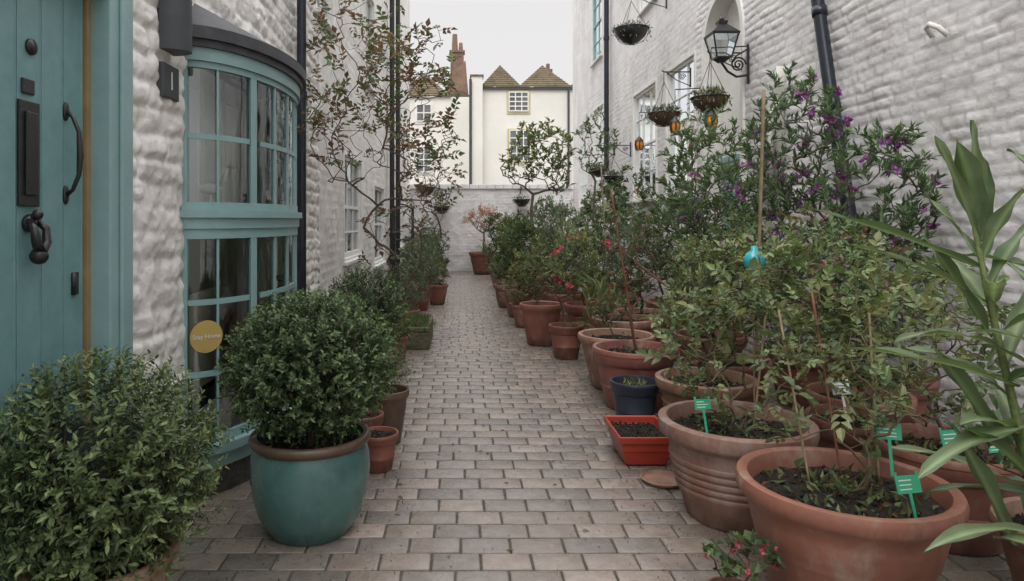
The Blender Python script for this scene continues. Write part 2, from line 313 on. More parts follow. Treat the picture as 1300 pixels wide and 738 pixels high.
# ------------------------------------------------------------------ walls
def wall_grid(name,mp,u0,u1,v0,v1,res,style,holes,material,parent,ch=.08,bl=.24,amp=.014,seed=0,jw=.017,lump=1.,jd=.10):
    nu=int((u1-u0)/res)+1; nv=int((v1-v0)/res)+1
    U,Vv=np.meshgrid(np.linspace(u0,u1,nu),np.linspace(v0,v1,nv),indexing='ij')
    wu=U+(vnoise(U,Vv,.35,seed+1)-.5)*.07+(vnoise(U,Vv,.09,seed+2)-.5)*.025*lump; wv=Vv+(vnoise(U,Vv,.5,seed+3)-.5)*.045*lump+(vnoise(U,Vv,.1,seed+4)-.5)*.022*lump
    row=np.floor(wv/ch).astype(int); fu=wu/bl+(row%2)*.5+(vnoise(row*7.3,row*0,1,seed+5)-.5)*.5; colm=np.floor(fu).astype(int)
    du=np.minimum(fu-colm,1-(fu-colm))*bl; dv=np.minimum(wv/ch-row,1-(wv/ch-row))*ch
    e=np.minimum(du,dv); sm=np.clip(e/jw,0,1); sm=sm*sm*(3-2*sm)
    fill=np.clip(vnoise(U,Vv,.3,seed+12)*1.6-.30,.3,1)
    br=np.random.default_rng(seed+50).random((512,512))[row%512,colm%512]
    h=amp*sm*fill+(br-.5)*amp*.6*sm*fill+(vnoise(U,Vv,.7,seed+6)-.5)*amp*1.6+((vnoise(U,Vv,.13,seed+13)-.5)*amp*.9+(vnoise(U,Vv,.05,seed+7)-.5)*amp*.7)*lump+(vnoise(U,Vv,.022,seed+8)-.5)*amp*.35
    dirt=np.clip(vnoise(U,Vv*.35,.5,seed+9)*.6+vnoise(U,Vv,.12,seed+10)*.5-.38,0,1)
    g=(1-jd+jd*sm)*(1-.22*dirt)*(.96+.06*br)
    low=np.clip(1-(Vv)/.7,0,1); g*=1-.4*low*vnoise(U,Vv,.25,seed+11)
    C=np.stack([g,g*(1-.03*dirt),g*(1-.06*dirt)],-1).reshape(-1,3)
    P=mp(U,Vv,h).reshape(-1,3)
    i=np.arange((nu-1))[:,None]*nv+np.arange(nv-1)[None,:]; uc=(U[:-1,:-1]+U[1:,1:])/2; vc=(Vv[:-1,:-1]+Vv[1:,1:])/2
    k=np.ones_like(uc,bool)
    for H in holes:
        k&=~(H(uc,vc) if callable(H) else ((uc>H[0])&(uc<H[1])&(vc>H[2])&(vc<H[3])))
    i=i[k]; F=np.stack([i,i+nv,i+nv+1,i+1],1)
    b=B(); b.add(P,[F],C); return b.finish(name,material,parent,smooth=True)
XL=-1.5; XR=3.3
mapL=lambda u,v,h:np.stack([XL+h,u,v],-1)
mapR=lambda u,v,h:np.stack([XR-h,u,v],-1)
mapB=lambda u,v,h:np.stack([u,20.0-h,v],-1)
def window(par,s,X,y0,y1,z0,z1,cols,rows,fm='white',rec=.045,name='window',sill=True,curt=True):
    D=lambda d:X-s*d
    def bx(b,d0,d1,a,c,e,f):
        xs=sorted((D(d0),D(d1))); b.box(xs[0],xs[1],a,c,e,f)
    r=B(); bx(r,-.022,rec+.1,y0-.05,y0+.005,z0-.02,z1+.02); bx(r,-.022,rec+.1,y1-.005,y1+.05,z0-.02,z1+.02); bx(r,-.021,rec+.1,y0+.005,y1-.005,z1-.005,z1+.05); bx(r,-.021,rec+.1,y0+.005,y1-.005,z0-.03,z0+.005)
    r.finish(name+'_reveal',M['white'],par)
    f=B(); fw=.05; bx(f,rec-.03,rec+.03,y0+.006,y0+fw,z0+.006,z1-.006); bx(f,rec-.03,rec+.03,y1-fw,y1-.006,z0+.006,z1-.006)
    bx(f,rec-.028,rec+.028,y0+fw,y1-fw,z0+.006,z0+fw+.02); bx(f,rec-.028,rec+.028,y0+fw,y1-fw,z1-fw,z1-.006)
    zm=(z0+z1)/2; bx(f,rec-.024,rec+.024,y0+fw,y1-fw,zm-.02,zm+.02)
    for k in range(1,cols):
        y=y0+(y1-y0)*k/cols; bx(f,rec-.015,rec+.012,y-.011,y+.011,z0+fw+.02,z1-fw)
    for k in range(1,rows):
        z=z0+(z1-z0)*k/rows
        if abs(z-zm)>.05: bx(f,rec-.013,rec+.010,y0+fw,y1-fw,z-.011,z+.011)
    f.finish(name+'_frame',M[fm],par,bevel=.003)
    g=B(); xg=D(rec+.004); g.add([(xg,y0+.03,z0+.03),(xg,y1-.03,z0+.03),(xg,y1-.03,z1-.03),(xg,y0+.03,z1-.03)],[(0,1,2,3)]); g.finish(name+'_glass',M['glassd'],par)
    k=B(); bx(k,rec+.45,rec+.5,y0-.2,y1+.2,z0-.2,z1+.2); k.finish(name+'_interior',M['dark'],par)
    if curt:
        q=B(); n=14
        for (a,c) in((y0+.05,y0+(y1-y0)*.33),(y1-(y1-y0)*.33,y1-.05)):
            ys=np.linspace(a,c,n); V=[];
            for j,y in enumerate(ys): V+=[(D(rec+.1+.02*math.sin(j*1.9)),y,z0+.02),(D(rec+.1+.02*math.sin(j*1.9)),y,z1-.02)]
            q.add(V,[(2*j,2*j+2,2*j+3,2*j+1) for j in range(n-1)])
        q.finish(name+'_curtain',M['white'],par,smooth=True)
    if sill:
        q=B(); bx(q,-.07,rec-.032,y0-.05,y1+.05,z0-.075,z0-.031); q.finish(name+'_sill',M['white'],par,bevel=.005)
# ================================================================== SETTING
def plane(name,x0,x1,y0,y1,z,m):
    b=B(); b.add([(x0,y0,z),(x1,y0,z),(x1,y1,z),(x0,y1,z)],[(0,1,2,3)]); return b.finish(name,m)
plane('ground',-150,150,-150,250,-.06,M['ground'])
pv=group('cobbled_path')
b=B(); b.add([(-1.7,-3,-.0065),(3.5,-3,-.0065),(3.5,20.2,-.0065),(-1.7,20.2,-.0065)],[(0,1,2,3)]); b.finish('path_joints',M['joint'],pv)
b=B(); SC=[(.245,.21,.188),(.275,.232,.205),(.215,.193,.18),(.26,.22,.20),(.23,.206,.19),(.295,.25,.222)]
y=-2.6; row=0
while y<20.0:
    hgt=.148+.003*rng.random(); x=-1.62-(row%2)*.115-rng.random()*.02
    while x<3.4:
        w=.230+.007*rng.normal(); g=.0040
        X0,X1,Y0,Y1=x+g,x+w-g,y+g,y+hgt-g; dz=rng.normal()*.0010; tx,ty=rng.normal(size=2)*.004
        j=lambda:(rng.random()-.5)*.003
        V=[]
        for ins,z in((0,-.03),(.0006,-.0035),(.0025,-.001),(.007,.0)):
            for (a,c,sx,sy) in((X0,Y0,1,1),(X1,Y0,-1,1),(X1,Y1,-1,-1),(X0,Y1,1,-1)):
                V.append((a+sx*ins,c+sy*ins,z))
        V=np.array(V); jj=np.array([[j(),j(),0] for _ in range(4)]); V+=np.tile(jj,(4,1)); V[:,2]+=dz+(V[:,0]-x-w/2)*tx+(V[:,1]-y-.07)*ty
        F=[(l*4+k,l*4+(k+1)%4,(l+1)*4+(k+1)%4,(l+1)*4+k) for l in range(3) for k in range(4)]+[(12,13,14,15)]
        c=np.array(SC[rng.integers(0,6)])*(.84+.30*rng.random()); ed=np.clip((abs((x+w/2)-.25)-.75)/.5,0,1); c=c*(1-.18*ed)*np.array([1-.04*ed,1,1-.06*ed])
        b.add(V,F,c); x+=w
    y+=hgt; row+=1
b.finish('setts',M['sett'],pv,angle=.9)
b=B(); n=7000; mx=np.concatenate([rng.normal(-.75,.25,n//2),rng.normal(1.15,.3,n//2)]); my=2+17*rng.random(n)**1.4
leaves(b,np.stack([mx,my,np.full(n,-.001)],1),nrm(rng.normal(size=(n,3))+[0,0,.8]),np.tile([[0,0,1.]],(n,1))+rng.normal(size=(n,3))*.3,.013*(.5+rng.random(n)),.006,pick([(.06,.09,.03),(.12,.09,.04),(.16,.11,.06),(.05,.06,.03)],n))
n=70; leaves(b,np.stack([-.4+1.6*rng.random(n),2.5+9*rng.random(n),np.full(n,.004)],1),rng.normal(size=(n,3))*[1,1,.15],np.tile([[0,0,1.]],(n,1))+rng.normal(size=(n,3))*.2,.035*(.5+rng.random(n)),.018,pick([(.20,.11,.05),(.14,.07,.04),(.18,.15,.06)],n))
b.finish('moss_and_debris',LM,pv)
g=group('terracotta_saucer'); b=B(); b.lathe([(0,.0),(.115,.002),(.125,.018),(.12,.02),(.11,.008),(0,.007)],(1.16,3.92,.004),32); b.finish('dish',M['clay'],g,angle=.7)
# ---- left house
LH=group('white_cottage')
hl=[(1.7,3.0,-1,2.75),(3.68,5.32,.2,2.42),(8.7,10.2,1.0,2.35),(11.7,13.2,.75,2.1),(16.0,17.4,.9,2.3),(7.0,7.95,3.7,4.9),(10.6,11.7,3.7,5.2),(15.8,17.0,3.8,5.4)]
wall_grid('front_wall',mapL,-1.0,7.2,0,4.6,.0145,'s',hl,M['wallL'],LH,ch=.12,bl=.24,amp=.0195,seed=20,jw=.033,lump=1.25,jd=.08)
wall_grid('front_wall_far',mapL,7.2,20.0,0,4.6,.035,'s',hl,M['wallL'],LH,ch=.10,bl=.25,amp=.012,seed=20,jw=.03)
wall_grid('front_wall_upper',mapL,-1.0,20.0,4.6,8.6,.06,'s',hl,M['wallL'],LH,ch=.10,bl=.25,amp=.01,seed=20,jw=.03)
for a in hl[2:5]: window(LH,1,XL,*a,3,4,fm='white')
for a in hl[5:]: window(LH,1,XL,*a,2,4,fm='white')
b=B(); b.box(-6,-1.38,-1,20.1,8.6,8.75); b.finish('eaves',M['lead'],LH)
b=B(); b.add([(-6,-1,8.76),(-1.4,-1,8.76),(-1.4,20.1,8.76),(-6,20.1,8.76),(-3.7,-1,10.6),(-3.7,20.1,10.6)],[np.array([(1,2,5,4),(3,0,4,5)]),np.array([(0,1,4),(2,3,5)])]); b.finish('roof',M['roof'],LH)
b=B(); b.box(-6,XL-.01,20.0,20.2,0,8.6); b.box(-6,-5.8,-1,20.0,0,8.6); b.finish('gable_walls',M['cream'],LH)
def pipe(par,name,x,y,z0,z1,r,m,brk=(1.2,3.0,4.8)):
    b=B(); b.tube([(x,y,z0),(x,y,z1)],r,12)
    for z in brk:
        if z0<z<z1: b.tube([(x,y,z-.035),(x,y,z+.035)],r*1.22,12); 
    b.finish(name,M[m],par,angle=.6)
pipe(LH,'downpipe',-1.40,6.0,.4,8.55,.042,'navy',(2.6,))
pipe(LH,'downpipe',-1.40,13.9,.1,8.55,.05,'black'); pipe(LH,'downpipe',-1.40,15.2,.1,8.55,.05,'black')
# --- door
dg=group('teal_front_door'); dx=-1.565
b=B()
ys=np.linspace(1.98,2.83,7)
for i in range(6):
    b.box(dx-.03,dx,ys[i]+.0025,ys[i+1]-.0025,.03,2.45)
    b.tube([(dx-.001,ys[i+1]-.012,.04),(dx-.001,ys[i+1]-.012,2.44)],.004,6)
b.finish('boards',M['door'],dg,bevel=.004)
b=B(); b.box(dx-.06,dx-.031,1.95,2.85,.0,2.5); b.finish('backing',M['door'],dg)
b=B(); b.box(dx-.05,XL+.03,2.865,3.01,0,2.70); b.box(dx-.05,XL+.03,1.70,1.945,0,2.70); b.box(dx-.05,XL+.03,1.945,2.865,2.46,2.70)
b.box(XL+.0302,XL+.048,2.935,3.03,0,2.78); b.finish('frame',M['teal'],dg,bevel=.006)
b=B(); b.box(dx-.02,dx+.012,2.834,2.864,.02,2.45); b.finish('weather_strip',M['brass'],dg)
b=B(); b.box(dx-.1,XL+.10,1.7,3.0,-.01,.06); b.finish('step',M['trough'],dg,bevel=.01)
yc=2.46; b=B()
b.box(dx+.001,dx+.014,yc-.058,yc+.058,1.55,1.93); b.box(dx+.0145,dx+.024,yc-.033,yc+.033,1.59,1.89); b.box(dx+.001,dx+.010,yc-.035,yc+.035,1.955,2.01)
b.finish('letter_plate',M['black'],dg,bevel=.004)
b=B()
b.lathe([(0,0),(.03,.0),(.034,.01),(.02,.03),(0,.035)],(0,0,0),20)
V=b.V[-1]; b.V[-1]=np.stack([dx+.001+V[:,2],yc+V[:,0],1.49+V[:,1]],1)
b.tube([(dx+.02,yc-.02,1.50),(dx+.05,yc-.035,1.47),(dx+.055,yc-.03,1.42),(dx+.05,yc,1.385),(dx+.055,yc+.03,1.42),(dx+.05,yc+.035,1.47),(dx+.02,yc+.02,1.50)],[.010,.014,.017,.024,.017,.014,.010],10)
b.lathe([(0,-.03),(.02,-.024),(.03,-.01),(.032,.005),(.024,.022),(0,.03)],(dx+.045,yc,1.37),16)
b.lathe([(0,-.02),(.014,-.014),(.02,0),(.014,.014),(0,.02)],(dx+.04,yc,1.52),12)
b.finish('door_knocker',M['black'],dg,smooth=True)
b=B(); yh=2.70
b.tube([(dx+.004,yh,1.93),(dx+.03,yh,1.91),(dx+.055,yh,1.85),(dx+.06,yh,1.76),(dx+.055,yh,1.68),(dx+.03,yh,1.62),(dx+.004,yh,1.60)],[.009,.008,.009,.013,.009,.008,.009],10)
for z in(1.93,1.60):
    b.lathe([(0,0),(.024,.0),(.022,.006),(0,.009)],(0,0,0),14); V=b.V[-1]; b.V[-1]=np.stack([dx+.001+V[:,2],yh+V[:,0]*.8,z+V[:,1]*1.6],1)
b.box(dx+.001,dx+.012,2.74,2.775,1.20,1.29)
b.lathe([(0,0),(.03,.0),(.028,.01),(0,.012)],(0,0,0),20); V=b.V[-1]; b.V[-1]=np.stack([dx+.001+V[:,2],2.48+V[:,0],2.13+V[:,1]],1)
b.finish('pull_handle',M['black'],dg,smooth=True)
# --- bay window
bw=group('bow_window'); A0,B0,YC=.36,.84,4.5
def ep(t,o): return (XL+(A0+o)*math.sin(t),YC-(B0+o)*math.cos(t))
def band(b,t0,t1,oi,oo,z0,z1,col=(1,1,1),step=math.radians(4)):
    n=max(1,int(math.ceil((t1-t0)/step))); V=[];F=[]
    for i in range(n+1):
        t=t0+(t1-t0)*i/n; pi=ep(t,oi); po=ep(t,oo); V+=[(*pi,z0),(*po,z0),(*po,z1),(*pi,z1)]
    for i in range(n):
        for k in range(4): F.append((i*4+k,i*4+(k+1)%4,(i+1)*4+(k+1)%4,(i+1)*4+k))
    F+=[(3,2,1,0),(n*4,n*4+1,n*4+2,n*4+3)]; b.add(V,F,col)
r=math.radians; b=B()
band(b,r(1),r(179),-.03,.03,2.36,2.43); band(b,r(1),r(179),-.03,.012,2.325,2.3595)
band(b,r(1),r(179),-.03,.012,1.555,1.60); band(b,r(1),r(179),-.03,.045,1.515,1.5545); band(b,r(1),r(179),-.03,.025,1.455,1.5145); band(b,r(1),r(179),-.03,.012,1.40,1.4545)
band(b,r(1),r(179),-.03,.012,.285,.335); band(b,r(1),r(179),-.03,.06,.235,.2845); band(b,r(1),r(179),-.03,.02,.15,.2345)
secs=[(2,50),(55,125),(130,178)]
for z0,z1,rows in((1.60,2.325,[1.955]),(.335,1.40,[1.055,.665])):
    for t in(0.8,50.2,125.2,174.6): band(b,r(t),r(t+4.6),-.03,.010,z0+.0005,z1-.0005)
    for (a,c),nc in zip(secs,(2,4,2)):
        for k in range(1,nc):
            t=a+(c-a)*k/nc+ (1.2 if k==1 and nc==2 else 0); band(b,r(t-.9),r(t+.9),-.018,.003,z0+.0005,z1-.0005)
        for z in rows: band(b,r(a+3.5),r(c-.2),-.017,.002,z-.015,z+.015)
b.finish('frame',M['teal'],bw,angle=.5)
b=B(); band(b,r(0),r(180),-.05,.05,2.4305,2.47); band(b,r(0),r(180),-.05,.075,2.4705,2.535)
V=[];n=40
for i in range(n+1): p=ep(PI*i/n,.075); V.append((*p,2.536)); 
V+=[(XL,YC-.7,2.72),(XL,YC+.7,2.72)]; T=[(i,i+1,n+1 if i<n/2 else n+2) for i in range(n)]+[(n//2,n+2,n+1)]; b.add(V,T)
b.finish('lead_roof',M['lead'],bw,angle=.5)
b=B(); band(b,r(0),r(180),-.05,.005,-.02,.1495); b.finish('plinth',M['tar'],bw,angle=.5)
b=B(); n=40
for z0,z1 in((1.59,2.34),(.33,1.41)):
    V=[];
    for i in range(n+1): p=ep(r(1)+(PI-r(2))*i/n,-.008); V+=[(*p,z0),(*p,z1)]
    b.add(V,[(2*i,2*i+2,2*i+3,2*i+1) for i in range(n)])
b.finish('glass',M['glass'],bw,smooth=True)
b=B(); x0,x1,y0,y1,z0,z1=-2.5,XL-.03,3.3,7.5,.0,2.5
b.add([(x0,y0,z0),(x0,y1,z0),(x0,y1,z1),(x0,y0,z1)],[(0,1,2,3)]); b.add([(x0,y0,z0),(x1,y0,z0),(x1,y0,z1),(x0,y0,z1)],[(0,1,2,3)]); b.add([(x0,y1,z0),(x1,y1,z0),(x1,y1,z1),(x0,y1,z1)],[(0,1,2,3)])
b.add([(x0,y0,z1),(x1,y0,z1),(x1,y1,z1),(x0,y1,z1)],[(0,1,2,3)]); b.add([(x0,y0,z0),(x1,y0,z0),(x1,y1,z0),(x0,y1,z0)],[(0,1,2,3)]); b.finish('room',M['room'],bw)
b=B(); b.box(XL-.25,XL-.02,3.32,3.675,.15,2.45); b.box(XL-.25,XL-.02,5.325,5.6,.15,2.45); b.finish('inner_jambs',M['white'],bw)
b=B(); b.box(-1.60,-1.57,3.70,5.31,1.51,2.42)
for k in range(4):
    a=3.76+k*.39
    b.box(-1.5695,-1.562,a,a+.33,1.60,1.62); b.box(-1.5695,-1.562,a,a+.33,2.28,2.30); b.box(-1.5695,-1.562,a,a+.02,1.6205,2.2795); b.box(-1.5695,-1.562,a+.31,a+.33,1.6205,2.2795)
b.finish('added_pale_panels',M['white'],bw)  # pale panels added close behind the upper panes to catch daylight
b=B(); b.box(-1.92,-1.90,3.70,5.9,.28,.98); b.finish('added_lower_board',M['room'],bw)  # pale board added behind the lower panes to brighten them
b=B(); V=[]; 
for i in range(n+1): p=ep(PI*i/n,-.04); V.append((*p,1.50))
b.add(V+[(XL-.2,5.3,1.50),(XL-.2,3.7,1.50)],[tuple(range(n+3))]); 
V=[(v[0],v[1],.27) for v in V]; b.add(V+[(XL-.2,5.3,.27),(XL-.2,3.7,.27)],[tuple(range(n+3))]); b.finish('inner_shelf',M['white'],bw)
b=B(); cx_,cy_=-1.43,3.90
b.lathe([(0,-.035),(.02,-.03),(.035,0),(.03,.02),(0,.035)],(cx_,cy_,1.68),14,sx=2.2,sy=1); b.tube([(cx_+.06,cy_,1.695),(cx_+.085,cy_,1.76),(cx_+.10,cy_,1.80)],[.018,.012,.014],8); b.tube([(cx_+.10,cy_,1.80),(cx_+.17,cy_,1.785)],[.008,.002],6)
b.tube([(cx_,cy_,1.50),(cx_,cy_,1.66)],.004,6); b.lathe([(0,0),(.04,0),(.04,.02),(0,.02)],(cx_,cy_,1.503),14); b.finish('bird_ornament',M['white'],bw,smooth=True)
b=B(); b.lathe([(0,0),(.035,0),(.045,.05),(.03,.11),(.02,.13),(.028,.16),(0,.16)],(-1.33,4.25,1.503),18); b.lathe([(0,0),(.03,0),(.03,.2),(0,.2)],(-1.28,4.6,1.503),14); b.finish('vases',M['slate'],bw,smooth=True)
b=B(); b.box(-2.4,-2.0,4.6,5.6,.0,.5); b.box(-2.4,-2.3,4.6,5.6,.5,1.0); b.box(-2.3,-2.0,4.6,4.72,.5,.75); b.box(-2.3,-2.0,5.48,5.6,.5,.75); b.finish('armchair',M['dark'],bw,bevel=.04)
t=r(19); p=ep(t,.0); nn=nrm(np.array([math.sin(t)/A0,-math.cos(t)/B0,0])); tt=np.array([-nn[1],nn[0],0]); c=np.array([p[0],p[1],.87])+nn*.006
b=B(); a=np.linspace(0,2*PI,32,endpoint=False); b.add([c+.088*(math.cos(q)*tt+math.sin(q)*np.array([0,0,1])) for q in a],[tuple(range(32))]); b.finish('round_sticker',M['gold'],bw)
def text(s,size,loc,rx,rz,m,par,name):
    cu=bpy.data.curves.new(name,'FONT'); cu.body=s; cu.size=size; cu.align_x='CENTER'; cu.align_y='CENTER'; cu.extrude=.0006; cu.materials.append(M[m])
    o=bpy.data.objects.new(name,cu); o.location=loc; o.rotation_euler=(rx,0,rz); bpy.context.scene.collection.objects.link(o); o.parent=par
ang=math.atan2(nn[1],nn[0])+PI/2
text('Stay Home',.034,tuple(c+nn*.003+np.array([0,0,.0])),PI/2,ang,'white',bw,'sticker_text')
# wall light
wl=group('wall_light'); b=B(); n=16; V=[]
for z in(2.34,2.60):
    for i in range(n+1):
        q=PI*i/n; V.append((XL+.03+.125*math.sin(q),3.41-.085*math.cos(q),z))
F=[(i,i+1,n+1+i+1,n+1+i) for i in range(n)]+[(0,n+1,2*n+1,n)]
b.add(V,[np.array(F),np.array([tuple(range(n+1))[::-1]]),np.array([tuple(range(n+1,2*n+2))])]); b.box(XL-.02,XL+.03,3.34,3.48,2.40,2.54); b.finish('housing',M['slate'],wl,angle=.7)
hp=group('house_number_plaque'); b=B(); b.box(XL+.0,XL+.045,3.34,3.53,2.11,2.28); b.finish('slate',M['slate'],hp,bevel=.006); text('1',.13,(XL+.047,3.435,2.195),PI/2,PI/2,'white',hp,'numeral')
# ---- right house
RH=group('white_brick_terrace'); AY,AZ,AR=8.6,3.75,.6
arch=lambda u,v:((abs(u-AY)<AR)&(v<AZ))|((u-AY)**2+(v-AZ)**2<AR**2)
hr=[arch,(11.5,13.0,1.9,3.85),(9.6,10.9,1.9,3.85),(15.7,16.9,1.9,4.2),(17.8,18.9,1.9,4.1),(15.9,17.1,5.4,7.2),(11.4,12.5,5.3,7.0)]
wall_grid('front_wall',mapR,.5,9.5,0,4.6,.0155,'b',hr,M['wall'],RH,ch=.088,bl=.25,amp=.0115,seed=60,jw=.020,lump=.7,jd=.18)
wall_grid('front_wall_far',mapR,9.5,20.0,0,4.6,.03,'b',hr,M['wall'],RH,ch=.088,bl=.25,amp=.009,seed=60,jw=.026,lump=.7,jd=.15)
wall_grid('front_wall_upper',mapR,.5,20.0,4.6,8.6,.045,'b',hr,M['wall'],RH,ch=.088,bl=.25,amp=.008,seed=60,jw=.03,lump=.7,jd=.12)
for i,a in enumerate(hr[1:]): window(RH,-1,XR,*a,3 if i<2 else 2,4,fm='teal' if i==4 else 'white')
b=B(); o=[]
for k in range(33): q=PI*k/32; o.append((AY-AR*math.cos(q),AZ+AR*math.sin(q)))
o=[(AY-AR,0)]+o+[(AY+AR,0)]
def strip(b,o,xa,xb,sc0=1,sc1=1):
    V=[];
    for (yy,zz) in o:
        za=AZ+(zz-AZ)*sc0 if zz>AZ else zz; zb=AZ+(zz-AZ)*sc1 if zz>AZ else zz
        V+=[(xa,AY+(yy-AY)*sc0,za),(xb,AY+(yy-AY)*sc1,zb)]
    b.add(V,[(2*i,2*i+2,2*i+3,2*i+1) for i in range(len(o)-1)])
strip(b,o,XR-.03,XR+.2); strip(b,o,XR-.03,XR-.03,1,1.13); strip(b,o,XR-.03,XR+.02,1.13,1.13); b.box(XR+.2,XR+.22,AY-.65,AY+.65,0,AZ+.65); b.finish('arched_recess',M['white'],RH,angle=.6)
b=B(); b.box(XR+.155,XR+.199,AY-.42,AY+.42,.1,2.2); b.box(XR+.15,XR+.198,AY-.5,AY+.5,2.25,2.33)
b.finish('recess_door',M['teal'],RH,bevel=.01)
b=B(); b.box(XR-.07,XR+4,.5,20.1,8.6,8.75); b.finish('eaves',M['lead'],RH)
b=B(); b.add([(XR-.06,.5,8.76),(XR+4,.5,8.76),(XR+4,20.1,8.76),(XR-.06,20.1,8.76),(XR+2,.5,10.6),(XR+2,20.1,10.6)],[np.array([(0,3,5,4),(1,4,5,2)]),np.array([(0,4,1),(2,5,3)])]); b.finish('roof',M['roof'],RH)
b=B(); b.box(XR+.01,XR+4,20.0,20.2,0,8.6); b.box(XR+3.8,XR+4,.5,20.0,0,8.6); b.box(XR+.03,XR+.2,-1.5,.5,0,8.6); b.finish('gable_walls',M['cream'],RH)
pipe(RH,'downpipe',XR-.1,15.0,2.6,8.55,.055,'navy',(3.5,5.5,7))
b=B()
pp=[(3.20,6.25,8.5),(3.20,6.13,3.5),(3.20,5.88,2.5),(3.20,5.42,.8),(3.2,5.3,0)]
b.tube(pp,.055,14); b.tube([(3.2,5.90,2.57),(3.2,5.86,2.44)],.065,14); b.tube([(3.2,6.10,3.40),(3.2,6.08,3.32)],.065,14); b.finish('downpipe',M['navy'],RH,smooth=True)
b=B(); b.tube([(3.24,6.95,1.8),(3.24,6.95,2.75),(3.22,6.90,2.83),(3.22,6.86,3.05)],.045,12); b.tube([(3.24,7.13,1.8),(3.24,7.13,2.6),(3.3,7.13,2.68)],.03,10); b.tube([(3.24,6.95,2.62),(3.24,6.95,2.70)],.055,12); b.finish('waste_pipe',M['cream'],RH,smooth=True)
b=B(); b.tube([(3.28,4.75,2.78),(3.22,4.72,2.83),(3.20,4.66,2.84),(3.22,4.6,2.80),(3.27,4.58,2.74)],.018,8); b.finish('wall_hook',M['cream'],RH,smooth=True)
# ---- back wall
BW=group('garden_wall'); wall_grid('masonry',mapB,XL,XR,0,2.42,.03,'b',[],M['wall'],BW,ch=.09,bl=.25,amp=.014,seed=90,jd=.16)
b=B(); b.box(XL,XR,20.03,20.25,0,2.42)
x=XL+.01
while x<XR-.2:
    b.box(x,x+.235,19.93,20.3,2.42+.003*rng.random(),2.55+.02*rng.random()); x+=.25
b.finish('coping',M['wall'],BW,bevel=.012)
# ---- houses behind
def hip(b,x0,x1,y0,y1,z0,z1):
    o=.12; xm=(x0+x1)/2; ym=y0+(x1-x0)/2; b.add([(x0-o,y0-o,z0),(x1+o,y0-o,z0),(x1+o,y1,z0),(x0-o,y1,z0),(xm,ym,z1),(xm,y1,z1)],[np.array([(0,1,4)]),np.array([(1,2,5,4),(3,0,4,5)])])
    n=11
    for k in range(n):
        t=(k+.5)/n; z=z0+(z1-z0)*t; a0=x0-o+(xm-x0+o)*t; a1=x1+o+(xm-x1-o)*t; yy=y0-o+(ym-y0+o)*t
        b.box(a0,a1,yy-.03,yy+.05,z-.01,z+.02)
H1=group('cream_house')
b=B(); b.box(.95,6.6,30,36,0,7.35); b.box(.45,.945,29.6,36,0,7.75); b.finish('walls',M['cream'],H1)
b=B()
b.box(.4,.995,29.55,30.4,7.7505,7.82)
hip(b,.98,2.55,30,35.5,7.353,8.5); hip(b,2.65,4.75,30,35.5,7.353,8.55); hip(b,4.9,6.6,30,35.5,7.353,8.5); b.finish('roof',M['roof'],H1)
b=B(); b.box(3.95,4.3,32,32.6,7.5,8.6); b.tube([(4.12,32.3,8.6),(4.12,32.3,8.9)],.09,10); b.finish('chimney',M['chim'],H1)
M['yel']=mat('pale_yellow_paint',(.62,.54,.30),(.52,.45,.24),scale=3,rough=.6)
def fwin(par,x0,x1,y,z0,z1,fm,cols=3,rows=4):
    b=B(); b.box(x0-.1,x1+.1,y-.04,y-.001,z0-.12,z1+.08); b.finish('window_surround',M[fm],par)
    b=B(); b.box(x0,x1,y-.06,y-.041,z0,z1); b.finish('window_glass',M['dkglass'],par)
    b=B()
    for k in range(cols+1): q=x0+(x1-x0)*k/cols; b.box(q-.022,q+.022,y-.085,y-.061,z0,z1)
    for k in range(rows+1): q=z0+(z1-z0)*k/rows; b.box(x0,x1,y-.083,y-.0615,q-.024,q+.024)
    b.finish('window_bars',M['white'],par)
M['dkglass']=mat('dark_pane',(.20,.21,.21),(.10,.105,.11),scale=2,rough=.1)
fwin(H1,2.12,2.95,30,6.3,7.12,'yel'); fwin(H1,2.15,3.05,30,4.1,5.45,'yel')
b=B(); b.box(.96,6.6,29.9,29.998,7.24,7.34); b.tube([(.42,29.5,0),(.42,29.5,7.6)],.06,8); b.tube([(4.72,29.9,0),(4.72,29.9,7.2)],.05,8); b.finish('gutter_and_pipe',M['slate'],H1)
H2=group('grey_white_house')
b=B(); b.box(-3.2,.40,31,37,0,7.1); b.finish('walls',M['cream'],H2)
b=B(); hip(b,-2.9,-.55,31,36.5,7.103,8.45); hip(b,-.5,.40,31.3,36.5,7.103,7.7); b.finish('roof',M['roof'],H2)
b=B(); b.add([(-.72,31.5,7.0),(.38,31.5,7.0),(.38,32.4,7.0),(-.72,32.4,7.0),(-.5,31.6,8.3),(.22,31.6,8.9),(.22,32.3,8.9),(-.5,32.3,8.3)],[(0,1,5,4),(1,2,6,5),(2,3,7,6),(3,0,4,7),(4,5,6,7)])
b.box(-.48,.14,31.7,32.2,8.2,9.3); b.box(-.53,.19,31.65,32.25,9.3005,9.4); b.tube([(-.28,31.95,9.4),(-.28,31.95,10.2)],[.15,.11],12); b.tube([(.0,31.95,9.4),(.0,31.95,9.8)],[.11,.08],12); b.finish('chimney_stack',M['chim'],H2)
fwin(H2,-2.0,-1.35,31,6.0,6.75,'white',2,2); fwin(H2,-2.0,-1.35,31,3.7,4.8,'white',2,4)
H3=group('distant_terrace'); b=B(); b.box(-14,-3.4,38,44,0,6.5); b.box(7,20,38,44,0,6.5); b.finish('walls',M['cream'],H3); b=B(); hip(b,-14,-3.4,38,44,6.503,8.2); hip(b,7,20,38,44,6.503,8.2); b.finish('roof',M['roof'],H3)
